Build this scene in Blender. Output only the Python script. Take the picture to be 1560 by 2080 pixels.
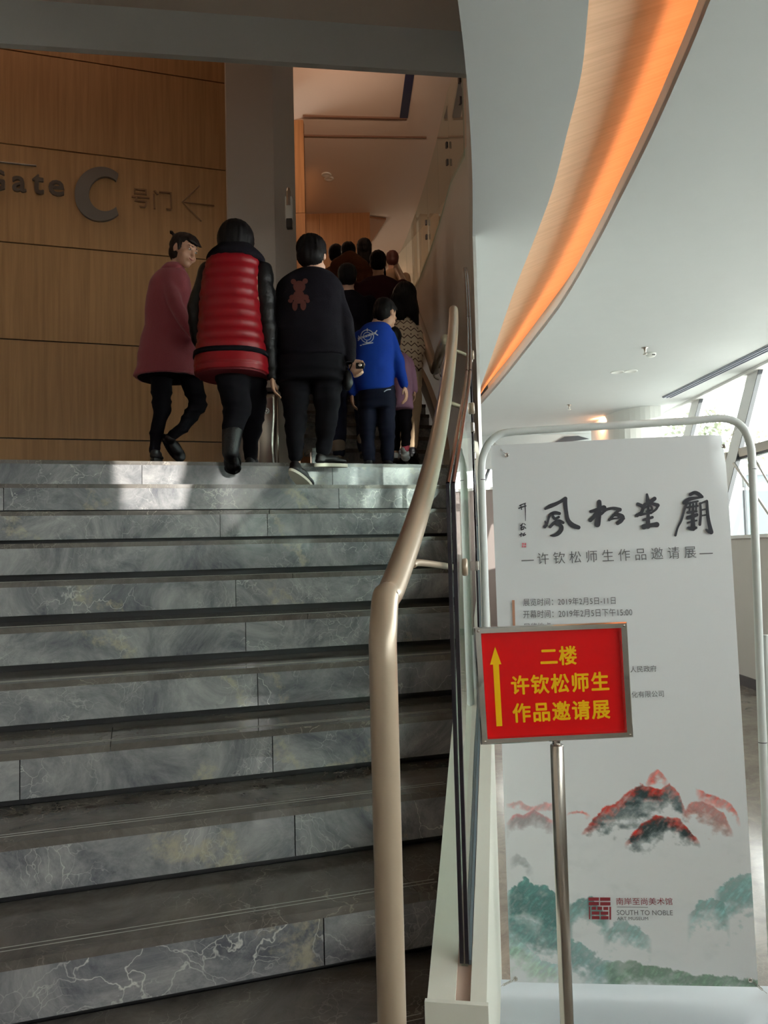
import bpy, bmesh, math, random
import numpy as np
from mathutils import Vector, Matrix
from mathutils.bvhtree import BVHTree

sc = bpy.context.scene
for o in list(bpy.data.objects):
    bpy.data.objects.remove(o)
PI = math.pi
R = math.radians

# ------------------------------------------------------------------ camera
W_IMG, H_IMG, FPX = 1560.0, 2080.0, 1600.0
EYE = Vector((0.0, 0.0, 1.505))
YAW, PITCH, ROLL = R(17.7), math.atan(86 / FPX), R(1.43)      # view turned to the right of +Y, tilted up
cam = bpy.data.cameras.new('camera')
cam.sensor_fit = 'HORIZONTAL'
cam.sensor_width = 36.0
cam.lens = FPX / W_IMG * 36.0
cam.clip_start, cam.clip_end = 0.05, 400
camo = bpy.data.objects.new('camera', cam)
CAMM = Matrix.Translation(EYE) @ Matrix.Rotation(-YAW, 4, 'Z') @ Matrix.Rotation(PI / 2 + PITCH, 4, 'X') @ Matrix.Rotation(-ROLL, 4, 'Z')
camo.matrix_world = CAMM
sc.collection.objects.link(camo)
sc.camera = camo

# ------------------------------------------------------------------ sky, sun, exposure
sc.view_settings.view_transform = 'Standard'
sc.view_settings.look = 'None'
sc.view_settings.gamma = 1.0
sc.view_settings.use_curve_mapping = False
sc.view_settings.exposure = 0.45
world = bpy.data.worlds.new('overcast_sky')
sc.world = world
world.use_nodes = True
wn, wl = world.node_tree.nodes, world.node_tree.links
bg = wn['Background']
bg.inputs['Color'].default_value = (1.0, 0.995, 0.965, 1)
bg.inputs['Strength'].default_value = 8.6
sun = bpy.data.lights.new('sun', 'SUN')
sun.energy = 5.2
sun.angle = R(0.3)
sun.color = (1.0, 0.96, 0.88)
suno = bpy.data.objects.new('sun', sun)
SUN_DIR = Vector((-0.15, 1.0, -0.10)).normalized()      # low, from behind, slightly from the right
suno.rotation_euler = SUN_DIR.to_track_quat('-Z', 'Y').to_euler()
suno.location = (3, -8, 5)
sc.collection.objects.link(suno)
try:
    sc.cycles.max_bounces = 10
    sc.cycles.transparent_max_bounces = 16
    sc.cycles.glossy_bounces = 5
    sc.cycles.use_denoising = True
    sc.cycles.sample_clamp_indirect = 4.0
    sc.cycles.blur_glossy = 0.5
except Exception:
    pass

# ------------------------------------------------------------------ measuring helpers
RV = Vector((math.cos(YAW), -math.sin(YAW), 0))      # horizontal right of the view
FV = Vector((math.sin(YAW), math.cos(YAW), 0))       # horizontal forward of the view
UP = Vector((0, 0, 1))


def ray(x, y):
    return (CAMM.to_3x3() @ Vector(((x - W_IMG / 2) / FPX, (H_IMG / 2 - y) / FPX, -1.0)))


def P(x, y, d):            # point seen at pixel (x, y) at depth d metres
    return EYE + ray(x, y) * d


def onplane(x, y, p0, n):
    r = ray(x, y)
    t = (Vector(p0) - EYE).dot(n) / r.dot(n)
    return EYE + r * t


def PZ(x, y, z):
    return onplane(x, y, (0, 0, z), UP)


def PY(x, y, Y):
    return onplane(x, y, (0, Y, 0), Vector((0, 1, 0)))


def V(lat, d, z):          # lobby coordinates: metres right of and in front of the camera
    return Vector((0, 0, z)) + RV * lat + FV * d


def px_of(p):
    q = CAMM.inverted() @ Vector(p)
    return (W_IMG / 2 + FPX * q.x / -q.z, H_IMG / 2 - FPX * q.y / -q.z, -q.z)


# ------------------------------------------------------------------ materials
def lin(c):
    return c / 12.92 if c <= 0.04045 else ((c + 0.055) / 1.055) ** 2.4


def rgb(r, g, b):
    return (lin(r / 255), lin(g / 255), lin(b / 255), 1)


class NT:
    def __init__(self, name):
        self.m = bpy.data.materials.new(name)
        self.m.use_nodes = True
        self.n, self.l = self.m.node_tree.nodes, self.m.node_tree.links
        self.b = self.n['Principled BSDF']

    def add(self, t, **kw):
        nd = self.n.new(t)
        for k, v in kw.items():
            setattr(nd, k, v)
        return nd

    def link(self, a, b):
        self.l.new(a, b)


def mat(name, col, rough=0.6, metal=0.0, spec=0.5, grain=0.0, gscale=40, bump=0.0, col2=None, sheen=0.0, coat=0.0):
    t = NT(name)
    b = t.b
    b.inputs['Base Color'].default_value = col
    b.inputs['Roughness'].default_value = rough
    b.inputs['Metallic'].default_value = metal
    b.inputs['Specular IOR Level'].default_value = spec
    b.inputs['Coat Weight'].default_value = coat
    b.inputs['Sheen Weight'].default_value = sheen
    tc = t.add('ShaderNodeTexCoord')
    nz = t.add('ShaderNodeTexNoise')
    nz.inputs['Scale'].default_value = gscale
    nz.inputs['Detail'].default_value = 3
    t.link(tc.outputs['Object'], nz.inputs['Vector'])
    if grain or col2:
        mx = t.add('ShaderNodeMix', data_type='RGBA')
        c2 = col2 if col2 else tuple(min(1, c * (1 + grain)) for c in col[:3]) + (1,)
        mx.inputs[6].default_value = col if col2 else tuple(c * (1 - grain) for c in col[:3]) + (1,)
        mx.inputs[7].default_value = c2
        t.link(nz.outputs['Fac'], mx.inputs[0])
        t.link(mx.outputs[2], b.inputs['Base Color'])
    if bump:
        bp = t.add('ShaderNodeBump')
        bp.inputs['Strength'].default_value = bump
        bp.inputs['Distance'].default_value = 0.01
        t.link(nz.outputs['Fac'], bp.inputs['Height'])
        t.link(bp.outputs['Normal'], b.inputs['Normal'])
    return t.m


def emit(name, col, s):
    t = NT(name)
    t.b.inputs['Base Color'].default_value = col
    t.b.inputs['Emission Color'].default_value = col
    t.b.inputs['Emission Strength'].default_value = s
    return t.m


def glass(name, tint=(0.86, 0.93, 0.90, 1), ior=1.5):
    t = NT(name)
    t.n.remove(t.b)
    tr = t.add('ShaderNodeBsdfTransparent'); tr.inputs['Color'].default_value = tint
    gl = t.add('ShaderNodeBsdfGlossy'); gl.inputs['Roughness'].default_value = 0.0
    gl.inputs['Color'].default_value = (0.95, 0.97, 0.96, 1)
    fr = t.add('ShaderNodeFresnel'); fr.inputs['IOR'].default_value = ior
    ge = t.add('ShaderNodeNewGeometry')
    inv = t.add('ShaderNodeMath', operation='SUBTRACT'); inv.inputs[0].default_value = 1.0
    mu = t.add('ShaderNodeMath', operation='MULTIPLY')
    mx = t.add('ShaderNodeMixShader')
    t.link(ge.outputs['Backfacing'], inv.inputs[1])
    t.link(fr.outputs[0], mu.inputs[0]); t.link(inv.outputs[0], mu.inputs[1])
    t.link(mu.outputs[0], mx.inputs[0]); t.link(tr.outputs[0], mx.inputs[1]); t.link(gl.outputs[0], mx.inputs[2])
    t.link(mx.outputs[0], t.n['Material Output'].inputs['Surface'])
    return t.m


def wood(name, c1, c2, axis='Z', rough=0.45, scale=6.0):
    t = NT(name)
    t.b.inputs['Roughness'].default_value = rough
    tc = t.add('ShaderNodeTexCoord')
    mp = t.add('ShaderNodeMapping')
    s = {'Z': (scale * 6, scale * 6, scale * 0.25), 'X': (scale * 0.25, scale * 6, scale * 6), 'Y': (scale * 6, scale * 0.25, scale * 6)}[axis]
    mp.inputs['Scale'].default_value = s
    nz = t.add('ShaderNodeTexNoise'); nz.inputs['Scale'].default_value = 1.0; nz.inputs['Detail'].default_value = 5
    nz.inputs['Distortion'].default_value = 0.4
    oi = t.add('ShaderNodeObjectInfo')
    ad = t.add('ShaderNodeVectorMath', operation='ADD')
    t.link(tc.outputs['Object'], ad.inputs[0])
    sc_ = t.add('ShaderNodeMath', operation='MULTIPLY'); sc_.inputs[1].default_value = 7.0
    t.link(oi.outputs['Random'], sc_.inputs[0]); t.link(sc_.outputs[0], ad.inputs[1])
    t.link(ad.outputs[0], mp.inputs['Vector']); t.link(mp.outputs[0], nz.inputs['Vector'])
    cr = t.add('ShaderNodeValToRGB')
    cr.color_ramp.elements[0].position = 0.3; cr.color_ramp.elements[0].color = c1
    cr.color_ramp.elements[1].position = 0.7; cr.color_ramp.elements[1].color = c2
    t.link(nz.outputs['Fac'], cr.inputs[0]); t.link(cr.outputs[0], t.b.inputs['Base Color'])
    return t.m


def marble(name, dark, light, vein, rough=0.12, warm=None, spec=0.5):
    """grey marble: cloudy body, fine white threads, a few broad warm veins"""
    t = NT(name)
    t.b.inputs['Roughness'].default_value = rough
    t.b.inputs['Specular IOR Level'].default_value = spec
    ge = t.add('ShaderNodeNewGeometry')
    oi = t.add('ShaderNodeObjectInfo')
    off = t.add('ShaderNodeVectorMath', operation='SCALE'); off.inputs['Scale'].default_value = 23.0
    t.link(oi.outputs['Random'], off.inputs[0])
    ad = t.add('ShaderNodeVectorMath', operation='ADD')
    t.link(ge.outputs['Position'], ad.inputs[0]); t.link(off.outputs[0], ad.inputs[1])
    pos = ad.outputs[0]
    n1 = t.add('ShaderNodeTexNoise'); n1.inputs['Scale'].default_value = 3.6; n1.inputs['Detail'].default_value = 12; n1.inputs['Roughness'].default_value = 0.74
    n1.inputs['Distortion'].default_value = 0.8
    t.link(pos, n1.inputs['Vector'])
    cr = t.add('ShaderNodeValToRGB')
    cr.color_ramp.elements[0].position = 0.36; cr.color_ramp.elements[0].color = dark
    cr.color_ramp.elements[1].position = 0.66; cr.color_ramp.elements[1].color = light
    t.link(n1.outputs['Fac'], cr.inputs[0])
    # warped coordinate for the veins
    n2 = t.add('ShaderNodeTexNoise'); n2.inputs['Scale'].default_value = 4.0; n2.inputs['Detail'].default_value = 5
    t.link(pos, n2.inputs['Vector'])
    sb = t.add('ShaderNodeVectorMath', operation='MULTIPLY_ADD')
    sb.inputs[1].default_value = (0.45, 0.45, 0.45)
    t.link(n2.outputs['Color'], sb.inputs[0]); t.link(pos, sb.inputs[2])
    vo = t.add('ShaderNodeTexVoronoi', feature='DISTANCE_TO_EDGE'); vo.inputs['Scale'].default_value = 6.5
    t.link(sb.outputs[0], vo.inputs['Vector'])
    vr = t.add('ShaderNodeValToRGB')
    vr.color_ramp.elements[0].position = 0.0; vr.color_ramp.elements[0].color = (1, 1, 1, 1)
    vr.color_ramp.elements[1].position = 0.016; vr.color_ramp.elements[1].color = (0, 0, 0, 1)
    t.link(vo.outputs['Distance'], vr.inputs[0])
    n3 = t.add('ShaderNodeTexNoise'); n3.inputs['Scale'].default_value = 2.3; n3.inputs['Detail'].default_value = 2
    t.link(pos, n3.inputs['Vector'])
    mr = t.add('ShaderNodeMapRange'); mr.inputs[1].default_value = 0.5; mr.inputs[2].default_value = 0.66
    t.link(n3.outputs['Fac'], mr.inputs[0])
    vm = t.add('ShaderNodeMath', operation='MULTIPLY')
    t.link(vr.outputs[0], vm.inputs[0]); t.link(mr.outputs[0], vm.inputs[1])
    vm2 = t.add('ShaderNodeMath', operation='MULTIPLY'); vm2.inputs[1].default_value = 0.75
    t.link(vm.outputs[0], vm2.inputs[0])
    v2 = t.add('ShaderNodeTexVoronoi', feature='DISTANCE_TO_EDGE'); v2.inputs['Scale'].default_value = 17
    t.link(sb.outputs[0], v2.inputs['Vector'])
    r2 = t.add('ShaderNodeMapRange'); r2.inputs[1].default_value = 0.03; r2.inputs[2].default_value = 0.0; r2.inputs[4].default_value = .55
    t.link(v2.outputs['Distance'], r2.inputs[0])
    n6 = t.add('ShaderNodeTexNoise'); n6.inputs['Scale'].default_value = 5.5; n6.inputs['Detail'].default_value = 4
    t.link(pos, n6.inputs['Vector'])
    r3 = t.add('ShaderNodeMapRange'); r3.inputs[1].default_value = 0.5; r3.inputs[2].default_value = 0.7
    t.link(n6.outputs['Fac'], r3.inputs[0])
    m7 = t.add('ShaderNodeMath', operation='MULTIPLY'); t.link(r2.outputs[0], m7.inputs[0]); t.link(r3.outputs[0], m7.inputs[1])
    m8 = t.add('ShaderNodeMath', operation='MAXIMUM'); t.link(m7.outputs[0], m8.inputs[0]); t.link(vm2.outputs[0], m8.inputs[1])
    vm2 = m8
    mx = t.add('ShaderNodeMix', data_type='RGBA')
    t.link(vm2.outputs[0], mx.inputs[0]); t.link(cr.outputs[0], mx.inputs[6]); mx.inputs[7].default_value = vein
    last = mx.outputs[2]
    if warm:
        wv = t.add('ShaderNodeTexWave', wave_type='BANDS', bands_direction='DIAGONAL')
        wv.inputs['Scale'].default_value = 0.5; wv.inputs['Distortion'].default_value = 5; wv.inputs['Detail'].default_value = 8
        wv.inputs['Detail Scale'].default_value = 2.2; wv.inputs['Detail Roughness'].default_value = 0.62
        t.link(pos, wv.inputs['Vector'])
        wr = t.add('ShaderNodeMapRange'); wr.inputs[1].default_value = 0.985; wr.inputs[2].default_value = 1.0
        wr.inputs[4].default_value = 0.6
        t.link(wv.outputs['Fac'], wr.inputs[0])
        m2 = t.add('ShaderNodeMix', data_type='RGBA')
        n5 = t.add('ShaderNodeTexNoise'); n5.inputs['Scale'].default_value = 22; n5.inputs['Detail'].default_value = 6; n5.inputs['Roughness'].default_value = .7
        t.link(pos, n5.inputs['Vector'])
        m5 = t.add('ShaderNodeMapRange'); m5.inputs[1].default_value = .42; m5.inputs[2].default_value = .6
        t.link(n5.outputs['Fac'], m5.inputs[0])
        m6 = t.add('ShaderNodeMath', operation='MULTIPLY'); t.link(m5.outputs[0], m6.inputs[0]); t.link(wr.outputs[0], m6.inputs[1])
        t.link(m6.outputs[0], m2.inputs[0]); t.link(last, m2.inputs[6]); m2.inputs[7].default_value = warm
        last = m2.outputs[2]
    t.link(last, t.b.inputs['Base Color'])
    return t.m


M = {}
M['white_paint'] = mat('white_paint', rgb(226, 228, 224), 0.75, grain=0.02, gscale=6)
M['grey_paint'] = mat('grey_paint', rgb(198, 202, 202), 0.8, grain=0.02, gscale=6)
M['wall_beige'] = mat('wall_beige', rgb(214, 200, 188), 0.8)
M['ceiling_upper'] = mat('ceiling_upper', rgb(222, 205, 188), 0.85)
M['panel_wood'] = wood('panel_wood', rgb(158, 116, 76), rgb(180, 136, 92))
M['cove_wood'] = wood('cove_wood', rgb(205, 150, 95), rgb(230, 176, 118), axis='X', scale=4)
M['riser'] = marble('riser_marble', rgb(92, 94, 101), rgb(170, 168, 168), rgb(226, 224, 218), 0.08, warm=rgb(186, 176, 150))
M['tread'] = marble('tread_marble', rgb(80, 75, 71), rgb(118, 112, 106), rgb(180, 170, 158), 0.10)
M['shadow_gap'] = mat('gap_shade', rgb(30, 30, 34), 0.45)  # near-black colour stands in for shade in the step gaps
M['groove'] = mat('groove', rgb(160, 158, 150), 0.5)
M['rail'] = mat('champagne_paint', rgb(174, 157, 136), 0.33, metal=0.25, grain=0.02, gscale=200, coat=0.3)
M['stringer'] = mat('stringer_paint', rgb(234, 236, 224), 0.45)
M['dark_edge'] = mat('dark_edge', rgb(28, 24, 36), 0.25)
M['glass_edge'] = mat('glass_edge', rgb(108, 122, 128), 0.25)
M['glass'] = glass('balustrade_glass')
M['window_glass'] = glass('window_glass', (0.95, 0.98, 0.98, 1))
M['chrome'] = mat('chrome', rgb(225, 222, 216), 0.06, metal=1.0)
M['steel'] = mat('brushed_steel', rgb(190, 184, 176), 0.24, metal=1.0)
M['white_tube'] = mat('white_tube', rgb(222, 228, 226), 0.35)
M['floor'] = marble('floor_stone', rgb(118, 108, 100), rgb(150, 141, 130), rgb(165, 157, 147), 0.16)
M['dark_base'] = mat('dark_baseboard', rgb(60, 56, 56), 0.4)
M['mullion'] = mat('mullion_white', rgb(228, 228, 226), 0.5)
M['gasket'] = mat('gasket', rgb(52, 56, 62), 0.5)
M['metal_letter'] = mat('letter_grey', rgb(116, 104, 96), 0.35, metal=0.6)
M['ink'] = mat('ink_print', rgb(62, 63, 70), 0.8)
M['grey_ink'] = mat('grey_print', rgb(104, 106, 108), 0.8)
M['wine_ink'] = mat('wine_print', rgb(140, 42, 52), 0.8)
M['brown_ink'] = mat('brown_print', rgb(188, 138, 112), 0.8)
M['red_sheet'] = mat('red_sheet', rgb(226, 16, 20), 0.25, spec=0.25)
M['yellow_print'] = mat('yellow_print', rgb(246, 190, 10), 0.45, spec=0.2)


# ------------------------------------------------------------------ building helpers
def setp(o, label=None, cat=None, group=None, kind=None):
    if label: o['label'] = label
    if cat: o['category'] = cat
    if group: o['group'] = group
    if kind: o['kind'] = kind
    return o


def empty(name, loc=(0, 0, 0)):
    o = bpy.data.objects.new(name, None)
    o.empty_display_size = 0.1
    o.location = loc
    sc.collection.objects.link(o)
    return o


def obj(name, bm, m, parent=None, smooth=False):
    """link a bmesh holding world coordinates as one mesh object"""
    me = bpy.data.meshes.new(name)
    bm.normal_update()
    bm.to_mesh(me)
    bm.free()
    return objm(name, me, m, parent, smooth)


def objm(name, me, m, parent=None, smooth=False):
    for mm in (m if isinstance(m, (list, tuple)) else [m]):
        me.materials.append(mm)
    if smooth:
        me.shade_smooth()
    o = bpy.data.objects.new(name, me)
    sc.collection.objects.link(o)
    if parent:
        adopt(o, parent)
    return o


def wm(o):
    m = Matrix.LocRotScale(o.location, o.rotation_euler, o.scale)
    return wm(o.parent) @ o.matrix_parent_inverse @ m if o.parent else m


def adopt(o, parent):
    o.parent = parent
    o.matrix_parent_inverse = wm(parent).inverted()
    return o


def quad(bm, a, b, c, d):
    vs = [bm.verts.new(Vector(p)) for p in (a, b, c, d)]
    return bm.faces.new(vs)


def prism(bm, pts, vec):
    """closed solid: polygon pts extruded by vec"""
    vec = Vector(vec)
    a = [bm.verts.new(Vector(p)) for p in pts]
    b = [bm.verts.new(Vector(p) + vec) for p in pts]
    n = len(a)
    bm.faces.new(a)
    bm.faces.new(b[::-1])
    for i in range(n):
        j = (i + 1) % n
        bm.faces.new((a[j], a[i], b[i], b[j]))
    bmesh.ops.recalc_face_normals(bm, faces=bm.faces[:])


def box(bm, c, s, ax=None):
    """box centred at c, sizes s along axes ax"""
    ax = ax or (Vector((1, 0, 0)), Vector((0, 1, 0)), Vector((0, 0, 1)))
    c = Vector(c)
    x, y, z = (ax[i] * s[i] / 2 for i in range(3))
    prism(bm, [c - x - y - z, c + x - y - z, c + x + y - z, c - x + y - z], z * 2)


def boxc(bm, lo, hi):
    lo, hi = Vector(lo), Vector(hi)
    box(bm, (lo + hi) / 2, hi - lo)


def bevel(bm, w, seg=2):
    bmesh.ops.bevel(bm, geom=bm.edges[:], offset=w, segments=seg, affect='EDGES', profile=0.6)


def tube(bm, pts, r, seg=12, caps=True, up=None, flat=1.0):
    pts = [Vector(p) for p in pts]
    rs = r if isinstance(r, (list, tuple)) else [r] * len(pts)
    n = len(pts)
    tan = []
    for i in range(n):
        t = (pts[min(i + 1, n - 1)] - pts[max(i - 1, 0)])
        tan.append(t.normalized() if t.length > 1e-9 else UP)
    ref = up or (UP if abs(tan[0].z) < 0.9 else Vector((1, 0, 0)))
    u = (ref - tan[0] * ref.dot(tan[0])).normalized()
    rings = []
    for i in range(n):
        u = (u - tan[i] * u.dot(tan[i])).normalized()
        v = tan[i].cross(u)
        rings.append([bm.verts.new(pts[i] + (u * math.cos(2 * PI * k / seg) * flat + v * math.sin(2 * PI * k / seg)) * rs[i]) for k in range(seg)])
    for i in range(n - 1):
        for k in range(seg):
            j = (k + 1) % seg
            bm.faces.new((rings[i][k], rings[i][j], rings[i + 1][j], rings[i + 1][k]))
    if caps:
        bm.faces.new(rings[0][::-1])
        bm.faces.new(rings[-1])
    return rings


def smoothpts(pts, sub=6):
    pts = [Vector(p) for p in pts]
    out = []
    n = len(pts)
    for i in range(n - 1):
        p0, p1, p2, p3 = pts[max(i - 1, 0)], pts[i], pts[i + 1], pts[min(i + 2, n - 1)]
        for k in range(sub):
            t = k / sub
            out.append(0.5 * ((2 * p1) + (p2 - p0) * t + (2 * p0 - 5 * p1 + 4 * p2 - p3) * t * t + (-p0 + 3 * p1 - 3 * p2 + p3) * t ** 3))
    out.append(pts[-1])
    return out


def lathe(bm, prof, c, seg=24, ax=None):
    ax = ax or (Vector((1, 0, 0)), Vector((0, 1, 0)), UP)
    c = Vector(c)
    rings = []
    for (r, z) in prof:
        rings.append([bm.verts.new(c + (ax[0] * math.cos(2 * PI * k / seg) + ax[1] * math.sin(2 * PI * k / seg)) * r + ax[2] * z) for k in range(seg)])
    for i in range(len(rings) - 1):
        for k in range(seg):
            j = (k + 1) % seg
            bm.faces.new((rings[i][k], rings[i][j], rings[i + 1][j], rings[i + 1][k]))
    bm.faces.new(rings[0][::-1]); bm.faces.new(rings[-1])


def struct(name, bm, m, parent=None, smooth=False, label=None):
    o = obj(name, bm, m, parent, smooth)
    if not parent:
        o['kind'] = 'structure'
        if label: o['label'] = label
    return o


class Pl:
    """a plane with its own axes for prints: pixel -> point on the plane, lifted off by a hair"""
    def __init__(self, p0, n, lift=0.002):
        self.p0, self.n = Vector(p0), Vector(n).normalized()
        if self.n.dot(EYE - self.p0) < 0:
            self.n = -self.n
        self.lift = lift

    def at(self, x, y, extra=0.0):
        return onplane(x, y, self.p0, self.n) + self.n * (self.lift + extra)

    def upv(self):
        return (UP - self.n * UP.dot(self.n)).normalized()


def text_mesh(s, bold=0.0, space=1.0):
    cu = bpy.data.curves.new('txt', 'FONT')
    cu.body = s
    cu.size = 1.0
    cu.offset = bold
    cu.space_character = space
    cu.resolution_u = 3
    o = bpy.data.objects.new('txt', cu)
    sc.collection.objects.link(o)
    dg = bpy.context.evaluated_depsgraph_get()
    me = bpy.data.meshes.new_from_object(o.evaluated_get(dg))
    bpy.data.objects.remove(o)
    return me


def text_at(name, s, A, B, h_px, pl, m, parent, bold=0.0, space=1.0, thick=0.0, extra=0.0):
    """lettering laid on plane pl: A, B = pixels of its lower left and lower right, h_px its height there"""
    me = text_mesh(s, 0.0 if bold > 0 else bold, space)
    co = np.empty(len(me.vertices) * 3)
    me.vertices.foreach_get('co', co)
    co = co.reshape(-1, 3)
    x0, x1, y0, y1 = co[:, 0].min(), co[:, 0].max(), co[:, 1].min(), co[:, 1].max()
    a, b = pl.at(*A, extra), pl.at(*B, extra)
    top = pl.at(A[0], A[1] - h_px, extra)
    u = b - a
    v = u.cross(pl.n).normalized()
    if v.z < 0: v = -v
    v = v * (top - a).length
    uu = (co[:, 0] - x0) / (x1 - x0)
    vv = (co[:, 1] - y0) / (y1 - y0)
    out = np.array(a)[None, :] + uu[:, None] * np.array(u)[None, :] + vv[:, None] * np.array(v)[None, :]
    me.vertices.foreach_set('co', out.ravel())
    me.update()
    if bold > 0:                                   # heavier strokes: the glyphs struck several times round their place
        bm = bmesh.new(); bm.from_mesh(me)
        uu_, vv_ = u.normalized(), v.normalized()
        src = bm.faces[:] + bm.edges[:] + bm.verts[:]
        n = 0
        for (du, dv) in ((1, 0), (-1, 0), (0, 1), (0, -1), (.7, .7), (-.7, .7), (.7, -.7), (-.7, -.7)):
            n += 1
            r = bmesh.ops.duplicate(bm, geom=src)
            for e in r['geom']:
                if isinstance(e, bmesh.types.BMVert):
                    e.co += (uu_ * du + vv_ * dv) * (v.length * bold) - pl.n * (.00002 * n)
        bm.to_mesh(me); bm.free()
    if thick:
        bm = bmesh.new(); bm.from_mesh(me)
        r = bmesh.ops.extrude_face_region(bm, geom=bm.faces[:])
        for e in r['geom']:
            if isinstance(e, bmesh.types.BMVert):
                e.co += pl.n * thick
        bmesh.ops.recalc_face_normals(bm, faces=bm.faces[:])
        bm.to_mesh(me); bm.free()
    return objm(name, me, m, parent)


def poly_at(bm, pts, pl, extra=0.0, thick=0.0):
    q = [pl.at(x, y, extra) for x, y in pts]
    if thick:
        prism(bm, q, pl.n * thick)
    else:
        bm.faces.new([bm.verts.new(p) for p in q])


def stroke(bm, pts, ws, pl, extra=0.0, sub=5):
    """brush stroke: centre line in pixels with a width at each point"""
    P3 = smoothpts([Vector((p[0], p[1], w)) for p, w in zip(pts, ws)], sub)
    L, Rr = [], []
    n = len(P3)
    for i, p in enumerate(P3):
        t = (P3[min(i + 1, n - 1)] - P3[max(i - 1, 0)]).to_2d()
        t = t.normalized() if t.length else Vector((1, 0))
        nn = Vector((-t.y, t.x)) * max(p.z, 0.3) / 2
        L.append(p.to_2d() + nn); Rr.append(p.to_2d() - nn)
    lv = [bm.verts.new(pl.at(q.x, q.y, extra)) for q in L]
    rv = [bm.verts.new(pl.at(q.x, q.y, extra)) for q in Rr]
    for i in range(n - 1):
        bm.faces.new((lv[i], lv[i + 1], rv[i + 1], rv[i]))
    for k, e in ((0, -1), (n - 1, 1)):                   # rounded ends
        c = P3[k].to_2d()
        t = (P3[min(k + 1, n - 1)] - P3[max(k - 1, 0)]).to_2d().normalized() * e
        nn = Vector((-t.y, t.x))
        w = max(P3[k].z, 0.3) / 2
        ring = [bm.verts.new(pl.at(*(c + (nn * math.cos(a) + t * math.sin(a)) * w), extra)) for a in [PI * j / 6 for j in range(7)]]
        bm.faces.new(ring)


def skin_from(name, bm, voxel, m, parent=None, smooth=4, keep=None):
    """one continuous surface grown round everything in bm"""
    me = bpy.data.meshes.new(name)
    bm.to_mesh(me); bm.free()
    o = bpy.data.objects.new(name, me)
    sc.collection.objects.link(o)
    md = o.modifiers.new('r', 'REMESH'); md.mode = 'VOXEL'; md.voxel_size = voxel
    if smooth:
        sm = o.modifiers.new('s', 'SMOOTH'); sm.factor = 0.5; sm.iterations = smooth
    dg = bpy.context.evaluated_depsgraph_get()
    me2 = bpy.data.meshes.new_from_object(o.evaluated_get(dg))
    bpy.data.objects.remove(o)
    me2.name = name
    return objm(name, me2, m, parent, True)

# ================================================================== plan curve of the stair's right side
CURVE = [(-0.62, -1.0), (-0.11, 0.1), (0.66, 1.60), (0.91, 2.09), (1.18, 2.63), (1.56, 3.46), (2.02, 4.50), (2.36, 5.35), (2.68, 6.2), (3.18, 8.0), (3.50, 10.0), (3.62, 12.5), (3.55, 16.0)]
_cp = smoothpts([(x, y, 0) for x, y in CURVE], 8)


def SX(Y):
    for a, b in zip(_cp, _cp[1:]):
        if a.y <= Y <= b.y:
            return a.x + (b.x - a.x) * (Y - a.y) / max(b.y - a.y, 1e-9)
    return _cp[0].x if Y < _cp[0].y else _cp[-1].x


def S(Y, off=0.0):
    """point of the plan curve at Y, shifted off metres to its right"""
    t = Vector((SX(Y + 0.02) - SX(Y - 0.02), 0.04, 0)).normalized()
    return Vector((SX(Y), Y, 0)) + Vector((t.y, -t.x, 0)) * off


ZC = 3.6            # lobby ceiling
LAND = 2.067        # landing
RISE, GO = 0.159, 0.30
Y0 = 4.65
ZU = 6.9            # upper hall ceiling
YW = 6.5            # wall with the gate sign


def nose_z(Y):
    return LAND + (Y - Y0) * RISE / GO


# ------------------------------------------------------------------ floor
bm = bmesh.new()
q = [V(-6, -7, 0), V(6.2, -7, 0), V(6.2, 16, 0), V(-6, 16, 0)]
prism(bm, q, (0, 0, -0.2))
floor = struct('floor', bm, M['floor'])

# ------------------------------------------------------------------ first flight
stair = setp(empty('staircase', (0, Y0, 0)), 'wide grey marble staircase with shadow gaps under each step', 'staircase')
XL = -3.4
LIPH = 0.135
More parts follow.
